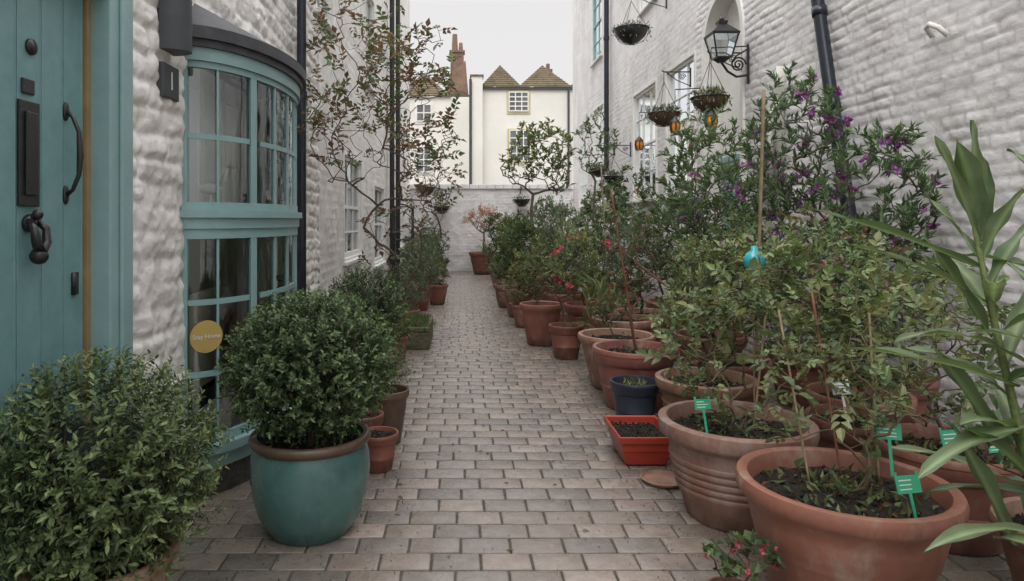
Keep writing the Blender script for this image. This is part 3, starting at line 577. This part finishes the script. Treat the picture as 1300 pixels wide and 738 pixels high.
# ================================================================== OBJECTS left side
def boxwood(name,x,y,pr,cz,rad,nsp,L,pal,pm='terra',st='std',h=None,lump=.12,sl=.09,lps=12,fine=True,wr=.5):
    g=group(name); h=h or .4; pot(g,x,y,pr,h,pm,st)
    b=B(); b.tube([(x,y,h*.8),(x+.01,y,cz-rad[2]*.3)],[.02,.012],8,(.09,.07,.05),0)
    dense_bush(b,(x,y,cz),rad,nsp,L,pal,lps=lps,lump=lump,sl=sl,fine=fine,wr=wr); b.finish('foliage',LM,g)
boxwood('potted_boxwood',-.73,3.32,.285,.79,(.335,.32,.28),1600,.024,BOX,'glaze','urn',.47,lump=.2,wr=.55)
boxwood('potted_boxwood',-1.26,2.40,.25,.60,(.30,.30,.30),1300,.028,BOXL,'clay','bell',.34,lump=.26,sl=.12,wr=.42)
boxwood('potted_boxwood',-.72,5.15,.24,.83,(.23,.23,.23),800,.022,BOX,'clay','bell',.52,lump=.2)
boxwood('potted_boxwood',-.50,4.62,.15,.50,(.10,.10,.10),60,.02,BOX,'rimbrown','bell',.36)
g=group('terracotta_pot'); pot(g,-.50,4.12,.125,.22)
g=group('terracotta_pot'); pot(g,-.62,4.35,.13,.27)
shrub('climbing_rose',-1.05,6.3,[((-.95,6.2,2.75),(.60,.6,.95),.40),((-.38,6.3,2.35),(.45,.4,.75),.26),((-1.0,5.6,2.3),(.28,.3,.60),.14),((-.7,6.5,1.3),(.35,.3,.4),.10),((-.25,6.6,3.0),(.28,.3,.40),.10)],300,.115,.6,REDL+ROSE[:1],lpn=1,pt=(.2,.32),step=.09,compound=True,thin=2,keep=.85,stem=(.13,.08,.06),rtip=.0019,expo=.40,roots=6,fine=False)
shrub('climbing_rose',-1.0,8.0,[((-.80,8.0,2.9),(.5,.5,.95),.6),((-.40,8.2,1.9),(.4,.3,.6),.4)],180,.12,.6,REDL+ROSE[:2],lpn=1,pt=(.2,.32),step=.1,compound=True,keep=.8,stem=(.12,.075,.055),rtip=.0022,expo=.40,roots=4)
for (x,y,pr,h,br,pal,L,k) in[(-.75,6.3,.17,.3,.22,BOX,.05,90),(-.95,7.1,.18,.3,.24,ROSE,.06,70),(-.70,7.4,.15,.25,.18,YEL,.05,60),(-.72,9.2,.17,.3,.25,GREY,.05,90),(-.80,10.2,.2,.33,.3,HEB,.05,110),(-.42,12.2,.2,.36,.22,ROSE,.06,70),(-.72,11.4,.25,.42,.42,GREY,.07,130),(-.78,13.2,.25,.4,.42,HEB,.07,130),(-.85,14.8,.25,.4,.5,GREY,.08,120),(-.95,16.6,.25,.4,.5,BOX,.08,110)]:
    shrub('potted_shrub',x,y,[((x,y,h+br*.8),(br,br,br),.7),((x+rng.normal()*.06,y,h+br*.4),(br*1.1,br,br*.6),.3)],int(k*1.2),L,.35,pal,lpn=5,pt=(pr,h,'terra' if rng.random()<.5 else 'clay',('std','bell','ribbed')[rng.integers(0,3)]),step=.05)
tg=group('stone_trough'); b=B(); b.box(-.72,-.36,7.9,8.9,0,.20); b.box(-.72,-.66,7.9,8.9,.2005,.26); b.box(-.42,-.36,7.9,8.9,.2005,.26); b.box(-.659,-.421,7.9,7.96,.2005,.26); b.box(-.659,-.421,8.84,8.9,.2005,.26); b.finish('stone',M['trough'],tg,bevel=.015)
b=B(); P=np.stack([-.54+rng.normal(size=600)*.07,7.95+.9*rng.random(600),np.full(600,.22)],1); leaves(b,P,nrm(rng.normal(size=(600,3))*.5+[0,0,1]),nrm(rng.normal(size=(600,3))),.10,.022,pick(HEB+YEL,600)); b.finish('plants',LM,tg)
ir=group('iron_plant_stand'); b=B()
for x,y in((-1.35,14.0),(-1.0,14.0),(-1.35,14.4),(-1.0,14.4)): b.tube([(x,y,0),(x,y,1.8)],.014,6)
for z in(.1,.6,1.1,1.78):
    b.tube([(-1.35,14,z),(-1.0,14,z),(-1.0,14.4,z),(-1.35,14.4,z),(-1.35,14,z)],.012,6)
for k in range(6): z=.15+k*.28; b.tube([(-1.35,14,z),(-1.17,14,z+.14),(-1.0,14,z),],.009,5); b.tube([(-1.0,14,z),(-1.0,14.2,z+.14),(-1.0,14.4,z)],.009,5)
b.finish('frame',M['black'],ir)
shrub('potted_japanese_maple',.62,19.0,[((.62,19.0,1.55),(.5,.4,.32),1)],100,.12,.5,MAPLE,lpn=2,pt=(.40,.62,'terra','bell'),step=.12,compound=True,rtip=.004,stem=(.15,.07,.05),keep=.9)
g=group('terracotta_pot'); pot(g,1.2,19.1,.3,.45)
for (x,y,h) in((-.6,19.2,.9),(-1.0,18.3,1.2),(1.7,19.3,1.3),(2.4,19.2,1.6)): shrub('potted_shrub',x,y,[((x,y,h),(.35,.35,h*.4),1)],90,.09,.4,GREY+BOX,lpn=3,pt=(.25,.4),step=.1,rtip=.004)
shrub('bare_shrub',-.75,17.5,[((-.7,17.5,2.3),(.5,.4,.8),1)],80,.08,.4,REDL,lpn=1,pt=(.25,.4),step=.12,keep=.25,rtip=.004,stem=(.12,.06,.05))
def basket(name,x,y,z,r,pal,anchor=None,m='wicker',n=120,chain=.35,trail=.15):
    g=group(name); b=B(); b.lathe([(.01,-r*.85),(r*.45,-r*.72),(r*.8,-r*.4),(r,0),(r*.96,.01),(r*.8,-.03),(0,-.04)],(x,y,z),20); b.finish('basket',M[m],g,smooth=True)
    b=B()
    for k in range(8):
        a=k*PI/4; b.tube([(x+r*1.02*math.cos(a)*math.cos(q),y+r*1.02*math.sin(a)*math.cos(q),z-r*.88*math.sin(q)) for q in np.linspace(0,PI/2,6)],.004,4)
    b.tube([(x+r*1.02*math.cos(a),y+r*1.02*math.sin(a),z) for a in np.linspace(0,2*PI,21)],.006,5)
    for k in range(3): a=k*2*PI/3; b.tube([(x+r*math.cos(a),y+r*math.sin(a),z),(x,y,z+chain)],.004,4)
    if anchor:
        ax,ay,az=anchor; s=1 if ax>x else -1
        b.tube([(ax,ay,az-.22),(ax,ay,az+.06)],.012,6); b.tube([(ax,ay,az),(x,y,az),(x-s*.03,y,az+.02)],.010,6); b.tube([(ax,ay,az-.2),((ax+x)/2,(ay+y)/2,az-.12),(x+s*.04,y,az-.01)],.007,5)
        qq=np.linspace(0,4*PI,20); rr=.05*(1-qq/(4.6*PI)); b.tube(np.stack([(ax*.7+x*.3)+rr*np.cos(qq),np.full(20,ay*.7+y*.3),az-.07+rr*np.sin(qq)],1),.006,5)
        b.tube([(x,y,z+chain),(x,y,az)],.004,4)
    b.finish('iron_bracket',M['black'],g)
    b=B(); P=ell((x,y,z+.03),(r*.95,r*.95,.06),n); D=nrm(rng.normal(size=(n,3))+[0,0,.9]); leaves(b,P,D,rng.normal(size=(n,3)),.08,.022,pick(pal,n))
    k2=n//3; P=np.array([x,y,z])+nrm(rng.normal(size=(k2,3))*[1,1,0])*r*1.05; P[:,2]-=trail*rng.random(k2)**2; leaves(b,P,nrm(rng.normal(size=(k2,3))+[0,0,-.8]),rng.normal(size=(k2,3)),.06,.02,pick(pal,k2))
    b.finish('foliage',LM,g)
basket('hanging_basket',2.90,7.95,2.93,.21,YEL+GREY,(3.28,7.95,3.45),chain=.42,n=150)
basket('hanging_basket',2.90,9.75,3.03,.22,GREY+BOX,(3.28,9.75,3.62),chain=.45,n=150)
basket('hanging_basket',2.95,13.2,2.35,.2,GREY+BOX,(3.28,13.2,2.95),m='black')
basket('hanging_basket',2.95,14.6,2.6,.2,BOX,(3.28,14.6,3.1),m='black')
basket('hanging_basket',2.72,10.9,4.55,.28,GREY,(3.28,10.9,5.1),m='black',chain=.45,n=130)
basket('hanging_basket',-.55,19.6,1.9,.25,BOX,(-.55,19.97,2.35),m='black',n=80)
basket('hanging_basket',1.75,19.6,2.1,.25,BOX,(1.75,19.97,2.5),m='black',n=80)
basket('hanging_basket',-.9,17.6,2.35,.25,GREY,(-1.46,17.6,2.9),m='wicker',n=80)
def amber(x,y,z,top):
    g=group('hanging_amber_lantern'); b=B(); b.lathe([(0,0),(.055,0),(.067,.06),(.06,.13),(0,.13)],(x,y,z),8); b.finish('glass',M['amber'],g)
    b=B(); b.lathe([(0,-.018),(.065,-.018),(.06,.002)],(x,y,z),8); b.lathe([(.075,.13),(.036,.18),(.012,.205),(0,.21)],(x,y,z),8)
    for k in range(6): a=k*PI/3+.4; b.tube([(x+.058*math.cos(a),y+.058*math.sin(a),z),(x+.070*math.cos(a),y+.070*math.sin(a),z+.065),(x+.063*math.cos(a),y+.063*math.sin(a),z+.13)],.009,4)
    b.tube([(x,y,z+.2),(x,y,top)],.004,4)
    b.tube([(x,y,top),(3.29,y,top+.02)],.008,5); b.finish('frame',M['black'],g)
amber(2.86,7.80,2.56,3.47); amber(2.95,9.4,2.72,3.3); amber(2.90,11.1,2.66,3.25)
wl=group('wall_lantern'); lx,ly,lz=2.98,7.8,3.36; b=B()
def frus(b,x,y,z0,z1,a,c): b.add([(x-a,y-a,z0),(x+a,y-a,z0),(x+a,y+a,z0),(x-a,y+a,z0),(x-c,y-c,z1),(x+c,y-c,z1),(x+c,y+c,z1),(x-c,y+c,z1)],[(0,1,5,4),(1,2,6,5),(2,3,7,6),(3,0,4,7),(4,5,6,7),(3,2,1,0)])
frus(b,lx,ly,lz+.24,lz+.265,.15,.155); frus(b,lx,ly,lz+.266,lz+.37,.15,.05); frus(b,lx,ly,lz+.371,lz+.41,.045,.055); frus(b,lx,ly,lz-.015,lz,.09,.09); frus(b,lx,ly,lz-.06,lz-.016,.03,.07)
b.lathe([(.02,0),(.03,.03),(.01,.06),(0,.09)],(lx,ly,lz+.41),8)
for sx in(-1,1):
    for sy in(-1,1): b.tube([(lx+sx*.085,ly+sy*.085,lz),(lx+sx*.14,ly+sy*.14,lz+.24)],.010,4)
b.tube([(3.28,ly,lz-.30),(3.28,ly,lz+.15)],.016,6); b.tube([(3.28,ly,lz-.2),(3.15,ly,lz-.22),(3.05,ly,lz-.16),(lx,ly,lz-.06)],.014,6)
q=np.linspace(0,4.5*PI,30); rr=.09*(1-q/(5*PI)); b.tube(np.stack([3.17+rr*np.cos(q),np.full(30,ly),lz-.08+rr*np.sin(q)],1),.010,5); b.tube([(3.28,ly,lz+.1),(3.15,ly,lz+.02),(3.1,ly,lz-.05)],.010,5)
b.finish('frame',M['black'],wl)
b=B(); frus(b,lx,ly,lz+.001,lz+.239,.078,.135); b.finish('glass',M['glass'],wl)
# ================================================================== OBJECTS right side
def label(par,x,y,z,tilt=.3,w=.085,h=.05,m='tag',rz=.2):
    c,s=math.cos(rz),math.sin(rz); b=B()
    b.box(-.006,.006,-.001,.001,-.14,0); b.box(-w/2,w/2,-.0015,.0015,0.0,h)
    b.box(-w/2,-w/2+.012,-.0014,.0014,h+.0003,h+.012); b.box(w/2-.012,w/2,-.0014,.0014,h+.0003,h+.012)
    for k in range(3): b.box(-w*.38,w*(.1+.25*rng.random()),-.0025,-.0016,h*.2+k*h*.25,h*.26+k*h*.25,mat=1)
    for i in range(len(b.V)):
        v=b.V[i]; v=np.stack([v[:,0],v[:,1]*math.cos(tilt)-v[:,2]*math.sin(-tilt),v[:,2]*math.cos(tilt)+v[:,1]*math.sin(-tilt)],1)
        b.V[i]=np.stack([x+v[:,0]*c-v[:,1]*s,y+v[:,0]*s+v[:,1]*c,z+v[:,2]],1)
    b.finish('plant_label',[M[m],M['tagw'] if m=='tag' else M['black']],par)
def cane(par,p,q,r=.007,m='cane'):
    b=B(); p=np.array(p);q=np.array(q); ts=np.linspace(0,1,14); P=[p+(q-p)*t for t in ts]; b.tube(P,[r*(1.15 if i%3==0 else 1) for i in range(14)],7); b.finish('cane',M[m],par,smooth=True)
g=shrub('potted_rose',1.40,3.48,[((1.38,3.5,.90),(.42,.4,.36),.5),((1.75,3.6,1.05),(.38,.3,.35),.5)],180,.085,.62,ROSE,lpn=2,pt=(.375,.49,'clay','ribbed'),step=.05,compound=True,thin=2,keep=.5,stem=(.13,.10,.06),rtip=.0015,expo=.42,fine=True,roots=7,low=110)
label(g,1.18,3.32,.58); cane(g,(1.5,3.5,.42),(1.60,3.55,1.15),.006)
g=shrub('potted_rose',1.47,2.62,[((1.50,2.70,.80),(.36,.25,.25),.6),((1.74,2.8,1.05),(.32,.25,.32),.4)],160,.07,.6,[(.13,.14,.05)]+ROSE,lpn=1,pt=(.385,.51,'terra','bell'),step=.05,compound=True,thin=2,keep=.75,stem=(.12,.09,.05),rtip=.0015,expo=.42,fine=True,roots=7,low=180)
label(g,1.58,2.40,.54,w=.10,h=.06); label(g,1.72,2.74,.62,w=.09,h=.055,rz=-.3); label(g,1.62,2.9,.76,m='tagw'); cane(g,(1.39,2.72,.45),(1.35,2.9,1.12),.005); cane(g,(1.69,2.76,.45),(1.72,2.88,1.15),.005); cane(g,(1.53,2.74,.45),(1.48,2.88,1.2),.005,'rust')
g=shrub('potted_rose',2.32,3.25,[((2.2,3.3,.92),(.42,.35,.38),1)],140,.08,.6,ROSE,lpn=2,pt=(.32,.44),step=.05,compound=True,keep=.6,rtip=.0016,expo=.42,fine=True,roots=6,low=80)
label(g,2.18,3.02,.50,w=.11,h=.07,rz=.2); label(g,2.36,3.0,.48,w=.09); label(g,2.05,3.3,.74,w=.10,h=.06,rz=.5)
g=shrub('potted_shrub',2.25,2.45,[((2.20,2.45,.66),(.3,.3,.2),1)],90,.07,.4,HEB,lpn=3,pt=(.28,.40,'clay','bell'),step=.05)
g=shrub('potted_cyclamen',.99,2.50,[((1.02,2.50,.27),(.12,.12,.06),1)],30,.05,.7,BOX,lpn=2,pt=(.09,.15),step=.04,fl=(REDF,.016,10,2))
rp=group('red_planter'); b=B()
def rect(b,cx,cy,levels,col=(1,1,1)):
    V=[];n=len(levels)
    for (w,d,z) in levels: V+=[(cx-w,cy-d,z),(cx+w,cy-d,z),(cx+w,cy+d,z),(cx-w,cy+d,z)]
    F=[(l*4+k,l*4+(k+1)%4,(l+1)*4+(k+1)%4,(l+1)*4+k) for l in range(n-1) for k in range(4)]+[(3,2,1,0)]; b.add(V,F,col)
rect(b,1.13,4.34,[(.125,.18,.01),(.155,.215,.15),(.172,.232,.152),(.176,.236,.19),(.170,.230,.196),(.160,.220,.190),(.150,.21,.10)]); b.finish('box',M['red'],rp,bevel=.004)
b=B(); nx=14; V=[(1.13-.15+.30*i/nx,4.34-.21+.42*j/nx,.145+rng.normal()*.008) for i in range(nx+1) for j in range(nx+1)]; b.add(V,[(i*(nx+1)+j,(i+1)*(nx+1)+j,(i+1)*(nx+1)+j+1,i*(nx+1)+j+1) for i in range(nx) for j in range(nx)]); 
for _ in range(260):
    p=np.array([1.13+(rng.random()-.5)*.28,4.34+(rng.random()-.5)*.40,.152]); v=p+(.006+.01*rng.random())*(np.array([(1,0,0),(-1,0,0),(0,1,0),(0,-1,0),(0,0,1),(0,0,-1)])+rng.normal(size=(6,3))*.25); b.add(v,[(0,2,4),(2,1,4),(1,3,4),(3,0,4),(2,0,5),(1,2,5),(3,1,5),(0,3,5)])
b.finish('soil',M['soil'],rp)
g=group('blue_plastic_pot'); pot(g,1.27,4.98,.18,.33,'blue')
b=B(); P=ell((1.27,4.98,.30),(.1,.1,.01),60); leaves(b,P,nrm(rng.normal(size=(60,3))+[0,0,1]),rng.normal(size=(60,3)),.05,.012,pick(YEL,60)); b.finish('seedlings',LM,g)
g=shrub('potted_rose',1.40,5.50,[((1.35,5.5,1.35),(.22,.2,.65),.6),((1.6,5.7,1.2),(.2,.2,.4),.4)],50,.07,.6,ROSE+REDL[:2],lpn=1,pt=(.335,.48),step=.08,compound=True,keep=.4,stem=(.13,.06,.04),rtip=.0025,expo=.4,roots=6,low=60)
cane(g,(1.42,5.5,.4),(1.22,5.55,1.75),.009,'rust'); cane(g,(1.30,5.5,1.25),(1.95,5.35,.72),.008,'rust')
g=shrub('potted_shrub',1.40,6.15,[((1.4,6.2,.72),(.26,.22,.14),1)],60,.06,.4,BOX+REDL[:1],lpn=2,pt=(.34,.48,'clay','bell'),step=.05,keep=.7)
g=shrub('potted_rose',1.66,4.62,[((1.75,4.7,.98),(.42,.38,.42),1)],190,.085,.6,ROSE+YEL[:1],lpn=2,pt=(.33,.44,'clay','ribbed'),step=.06,compound=True,keep=.6,rtip=.0017,roots=5,low=60)
g=shrub('potted_rose',2.05,5.2,[((2.05,5.2,1.05),(.45,.4,.48),1)],210,.08,.55,ROSE+HEB,lpn=2,pt=(.3,.44),step=.06,compound=True,keep=.65,roots=4,fl=(PINK,.03,6,2))
g=shrub('potted_shrub',2.45,4.2,[((2.35,4.2,1.05),(.45,.4,.48),1)],220,.065,.38,HEB+YEL[:1],lpn=4,pt=(.3,.44),step=.06)
g=shrub('potted_rose',2.2,3.75,[((2.05,3.85,1.10),(.45,.35,.42),1)],160,.085,.6,ROSE+REDL[:1],lpn=2,pt=(.28,.42),step=.06,compound=True,keep=.55,roots=6,rtip=.0016,expo=.43)
shrub('flowering_hebe',2.80,5.55,[((2.72,5.5,2.15),(.42,.35,.60),.5),((2.60,5.45,1.40),(.55,.4,.55),.5)],560,.075,.27,HEB,lpn=5,pt=(.3,.45),step=.065,fl=(PUR,.034,40,5),upb=.5,out=.9)
shrub('flowering_hebe',2.90,4.65,[((2.83,4.6,1.68),(.36,.35,.50),.6),((2.75,4.55,1.1),(.45,.35,.4),.4)],400,.07,.27,HEB,lpn=5,pt=(.3,.45),step=.06,fl=(PUR,.032,30,5),upb=.5,out=.9)
shrub('willow_leaved_shrub',2.72,7.4,[((2.70,7.3,2.0),(.60,.45,.68),.5),((2.40,7.1,1.3),(.65,.45,.5),.5)],600,.09,.25,[(.10,.16,.065),(.13,.19,.08),(.08,.13,.055)],lpn=5,pt=(.32,.45),step=.075,upb=.5,out=.9)
shrub('willow_leaved_shrub',2.3,6.3,[((2.4,6.3,1.55),(.50,.4,.55),.7),((2.2,6.1,.95),(.4,.35,.35),.3)],380,.08,.27,HEB+GREY[:1],lpn=5,pt=(.32,.45),step=.07,fl=(PUR,.032,14,4),upb=.4,out=.8)
shrub('potted_lavender',2.1,7.9,[((2.05,7.9,1.05),(.42,.4,.42),1)],280,.055,.22,GREY,lpn=5,pt=(.33,.45,'clay','bell'),step=.06,upb=.6)
shrub('potted_shrub',2.75,8.9,[((2.7,8.9,1.3),(.5,.45,.6),1)],330,.07,.3,HEB+BOX,lpn=5,pt=(.33,.45),step=.08)
shrub('potted_shrub',1.75,7.3,[((1.72,7.3,.78),(.3,.28,.22),1)],120,.06,.4,BOX+YEL[:1],lpn=3,pt=(.34,.46,'clay','ribbed'),step=.06,fl=(REDF,.035,4,3))
shrub('potted_rose',1.15,7.45,[((1.2,7.5,1.0),(.3,.3,.4),1)],100,.08,.55,ROSE+YEL,lpn=2,pt=(.19,.36),step=.06,compound=True,keep=.8,fl=(REDF,.045,3,4))
shrub('potted_iris',1.42,6.9,[((1.40,6.9,.62),(.18,.18,.28),1)],60,.18,.12,YEL+ROSE,lpn=2,pt=(.15,.26,'clay'),step=.06,upb=.9,out=1)
shrub('potted_rose',.97,8.25,[((1.0,8.3,.95),(.26,.26,.40),1)],80,.075,.5,BOX+ROSE,lpn=2,pt=(.26,.5,'terra','bell'),step=.07,compound=True,keep=.7)
shrub('potted_shrub',1.6,8.6,[((1.55,8.6,1.1),(.4,.4,.5),1)],220,.065,.4,HEB+ROSE,lpn=3,pt=(.3,.45),step=.07,fl=(REDF,.05,5,3))
for (x,y,pr,h,br,hh,pal) in[(.88,9.6,.17,.32,.24,.82,YEL),(.90,10.6,.25,.45,.34,1.15,BOX),(.83,11.8,.27,.40,.36,1.2,YEL+BOX),(1.5,9.9,.3,.45,.42,1.25,GREY),(2.2,9.8,.3,.45,.5,1.3,HEB),(1.45,11.2,.3,.45,.42,1.1,BOX+REDL[:1]),(2.3,11.4,.3,.45,.55,1.6,HEB+GREY),(2.9,12.0,.3,.45,.5,1.9,BOX),(1.0,13.4,.22,.36,.34,1.0,HEB),(2.0,13.0,.3,.45,.6,1.5,GREY+HEB),(2.8,14.0,.3,.45,.6,1.7,BOX+ROSE),(.92,15.2,.3,.45,.45,1.3,BOX),(1.9,15.6,.3,.45,.6,1.5,BOX+GREY),(1.1,17.2,.26,.4,.5,1.2,YEL+BOX),(2.4,17.2,.3,.45,.7,1.6,HEB)]:
    cmp_=rng.random()<.4; L_=.06+.06*rng.random(); o1,o2=rng.normal(size=2)*br*.4
    shrub('potted_shrub',x,y,[((x+o1*.4,y,hh-.05),(br*.8,br*.8,max(.26,hh*.34)),.5),((x-o1*.5,y+o2*.4,h+(hh-h)*.4),(br*1.05,br,max(.2,hh*.24)),.35),((x+o2,y,hh+.1),(br*.35,br*.35,.25),.15)],170,L_*(1.2 if cmp_ else 1),.25+.3*rng.random(),pal,lpn=2 if cmp_ else 5,compound=cmp_,pt=(pr,h,'terra' if rng.random()<.55 else 'clay',('std','bell','ribbed')[rng.integers(0,3)]),step=.08,rtip=.0025,upb=.2+.5*rng.random())
shrub('potted_standard_tree',1.35,13.0,[((1.60,13.0,2.85),(.55,.5,.50),.45),((1.15,13.0,2.55),(.42,.4,.42),.3),((1.85,13.0,2.35),(.30,.3,.35),.15),((1.3,13.0,3.1),(.25,.25,.25),.1)],330,.12,.38,[(.13,.17,.06),(.17,.20,.075),(.11,.15,.05)],lpn=3,pt=(.3,.45),step=.10,stem=(.13,.10,.07),rtip=.0028,trunk=[(1.35,13.0,.4),(1.33,13,.8),(1.37,13.02,1.2),(1.34,13,1.7),(1.38,13,2.0)],keep=.85,upb=.5)
shrub('slender_tree',2.02,10.3,[((2.05,10.3,2.65),(.33,.35,.5),1)],100,.09,.35,ROSE+HEB,lpn=3,step=.10,stem=(.12,.09,.07),rtip=.0026,trunk=[(2.0,10.3,.1),(2.02,10.3,.9),(2.0,10.32,1.5),(2.03,10.3,2.1)],keep=.8,upb=.5)
g=group('garden_cane'); cane(g,(2.05,4.75,.4),(2.02,4.55,2.37),.011)
g=group('garden_cane'); cane(g,(1.95,9.0,.4),(1.85,9.0,2.2),.009)
g=group('aqua_plastic_charm'); b=B(); b.lathe([(0,-.07),(.03,-.065),(.055,-.04),(.06,0),(.045,.03),(.02,.045),(.018,.07),(0,.072)],(1.60,3.72,1.29),14,sy=.7); b.finish('body',M['aqua'],g,smooth=True); cane(g,(1.60,3.72,.42),(1.60,3.74,1.25),.004)
# foreground long-leaved plant
LL=[(.105,.16,.075),(.085,.135,.062),(.13,.185,.09),(.15,.205,.10)]
def long_leaf(b,base,D,L,Wd,droop,col,fold=.16,N0=None):
    n=13; D=nrm(np.array(D,float)); up=np.array([0,0,1.]) if N0 is None else np.array(N0,float); P=np.array(base,float); V=[];C=[]; d=D.copy(); S=nrm(np.cross(d,up)+1e-6); ph=rng.random()*6
    for i in range(n):
        t=i/(n-1); w=Wd*.5*(math.sin(PI*min(1,t*.93+.05))**.75)*(1 if t<.999 else .03); N=nrm(np.cross(S,d)); wv=1+.06*math.sin(t*17+ph); q=math.sin(t*13+ph)*.006
        V+=[P+S*w*wv+N*(w*fold*2+q),P+S*w*.5+N*w*fold*.8,P.copy(),P-S*w*.5+N*w*fold*.8,P-S*w*wv+N*(w*fold*2-q)]; c=np.array(col)*(.9+.2*rng.random()); C+=[c*.85,c,c*2.0,c,c*.85]
        P=P+d*L/(n-1); d=nrm(d+np.array([0,0,-1])*droop/(n-1))
    F=[(i*5+k,i*5+k+1,(i+1)*5+k+1,(i+1)*5+k) for i in range(n-1) for k in range(4)]; b.add(V,F,np.array(C),1)
fp=group('long_leaved_spurge'); pot(fp,1.62,1.72,.26,.36,'terra','bell'); b=B()
def stalk(p0,p1,zs,n,Lm,skip=0):
    p0=np.array(p0);p1=np.array(p1); b.tube([p0+(p1-p0)*t+np.array([.01*math.sin(t*5),0,0]) for t in np.linspace(0,1,9)],np.linspace(.016,.007,9),8,(.15,.19,.07),0)
    for i in range(n):
        t=zs+(1-zs)*(i/(n-1))**.9; a=i*2.4+rng.random()*.5; el=.35+.9*t*rng.random()+.25*(t>.85); D=(math.cos(a)*math.cos(el),math.sin(a)*math.cos(el),math.sin(el))
        long_leaf(b,p0+(p1-p0)*t,D,Lm*(1.05-.35*t**3)*(.8+.35*rng.random()),.058*(.8+.4*rng.random()),.5+.5*rng.random(),np.array(LL[rng.integers(0,4)])*(.85+.3*rng.random()))
stalk((1.58,1.78,.3),(1.44,1.90,1.48),.35,18,.34); stalk((1.66,1.74,.3),(1.60,1.80,1.52),.3,20,.34); stalk((1.64,1.66,.3),(1.60,1.78,1.08),.3,12,.32)
for (p,D,L,Wd,dr) in[((1.46,1.90,1.36),(-.85,-.02,.36),.52,.065,.15),((1.50,1.84,1.05),(-.93,-.22,.34),.56,.075,.25),((1.52,1.80,.95),(-.8,-.3,.10),.46,.065,.6),((1.5,1.86,.85),(-.55,-.1,.75),.42,.07,.1),((1.47,1.9,1.18),(-.38,.1,.75),.32,.08,.2),((1.44,1.9,1.46),(-.05,0,1),.32,.055,.2),((1.44,1.9,1.44),(-.3,0,.9),.32,.05,.4),((1.54,1.8,.78),(-.6,-.2,.6),.40,.065,.5),((1.60,1.8,1.42),(-.15,-.2,.9),.34,.06,.3),((1.55,1.8,.66),(-.8,-.1,.3),.38,.06,.9),((1.5,1.8,1.12),(.15,-.4,.8),.32,.065,.3),((1.48,1.88,1.25),(-.75,.2,.6),.40,.055,.5),((1.5,1.85,.62),(-.45,-.1,.85),.40,.06,.2)]:
    long_leaf(b,p,D,L,Wd,dr,LL[rng.integers(0,4)])
b.finish('foliage',LM,fp,smooth=True)
# ================================================================== LIGHT
sc=bpy.context.scene
w=bpy.data.worlds.new('World'); sc.world=w; w.use_nodes=True; nt=w.node_tree; N=nt.nodes; L=nt.links
sky=N.new('ShaderNodeTexSky'); sky.sky_type='NISHITA'; sky.sun_disc=False; sky.sun_elevation=math.radians(52); sky.sun_rotation=math.radians(200); sky.dust_density=4; sky.ozone_density=1
hs=N.new('ShaderNodeHueSaturation'); hs.inputs['Saturation'].default_value=.12; L.new(sky.outputs[0],hs.inputs['Color'])
tc=N.new('ShaderNodeTexCoord'); sx=N.new('ShaderNodeSeparateXYZ'); L.new(tc.outputs['Generated'],sx.inputs[0])
mr=N.new('ShaderNodeMapRange'); mr.inputs[1].default_value=.30; mr.inputs[2].default_value=1.0; L.new(sx.outputs[2],mr.inputs[0])
cm=N.new('ShaderNodeMix'); cm.data_type='RGBA'; L.new(mr.outputs[0],cm.inputs[0]); cm.inputs[6].default_value=(5.9,5.78,5.78,1); cm.inputs[7].default_value=(24.5,24.3,24.6,1)
mx=N.new('ShaderNodeMix'); mx.data_type='RGBA'; mx.inputs[0].default_value=.85; L.new(hs.outputs[0],mx.inputs[6]); L.new(cm.outputs[2],mx.inputs[7])
bg=N['Background']; L.new(mx.outputs[2],bg.inputs[0]); bg.inputs[1].default_value=.15
sd=bpy.data.lights.new('sun','SUN'); sd.energy=1.15; sd.angle=math.radians(30); sd.color=(1,.97,.93); so=bpy.data.objects.new('sun',sd); sc.collection.objects.link(so)
az=math.radians(200); el=math.radians(52); dv=Vector((math.sin(az)*math.cos(el),math.cos(az)*math.cos(el),math.sin(el))); so.rotation_euler=dv.to_track_quat('Z','Y').to_euler()
cd=bpy.data.cameras.new('camera'); cam=bpy.data.objects.new('camera',cd); sc.collection.objects.link(cam); cam.location=(0,0,1.5); cam.rotation_euler=(PI/2,0,0)
cd.sensor_width=36; cd.lens=24.0; cd.shift_x=.05; cd.shift_y=-.0685; cd.clip_start=.05; cd.clip_end=600; sc.camera=cam
sc.view_settings.view_transform='Standard'; sc.view_settings.look='None'; sc.view_settings.exposure=0
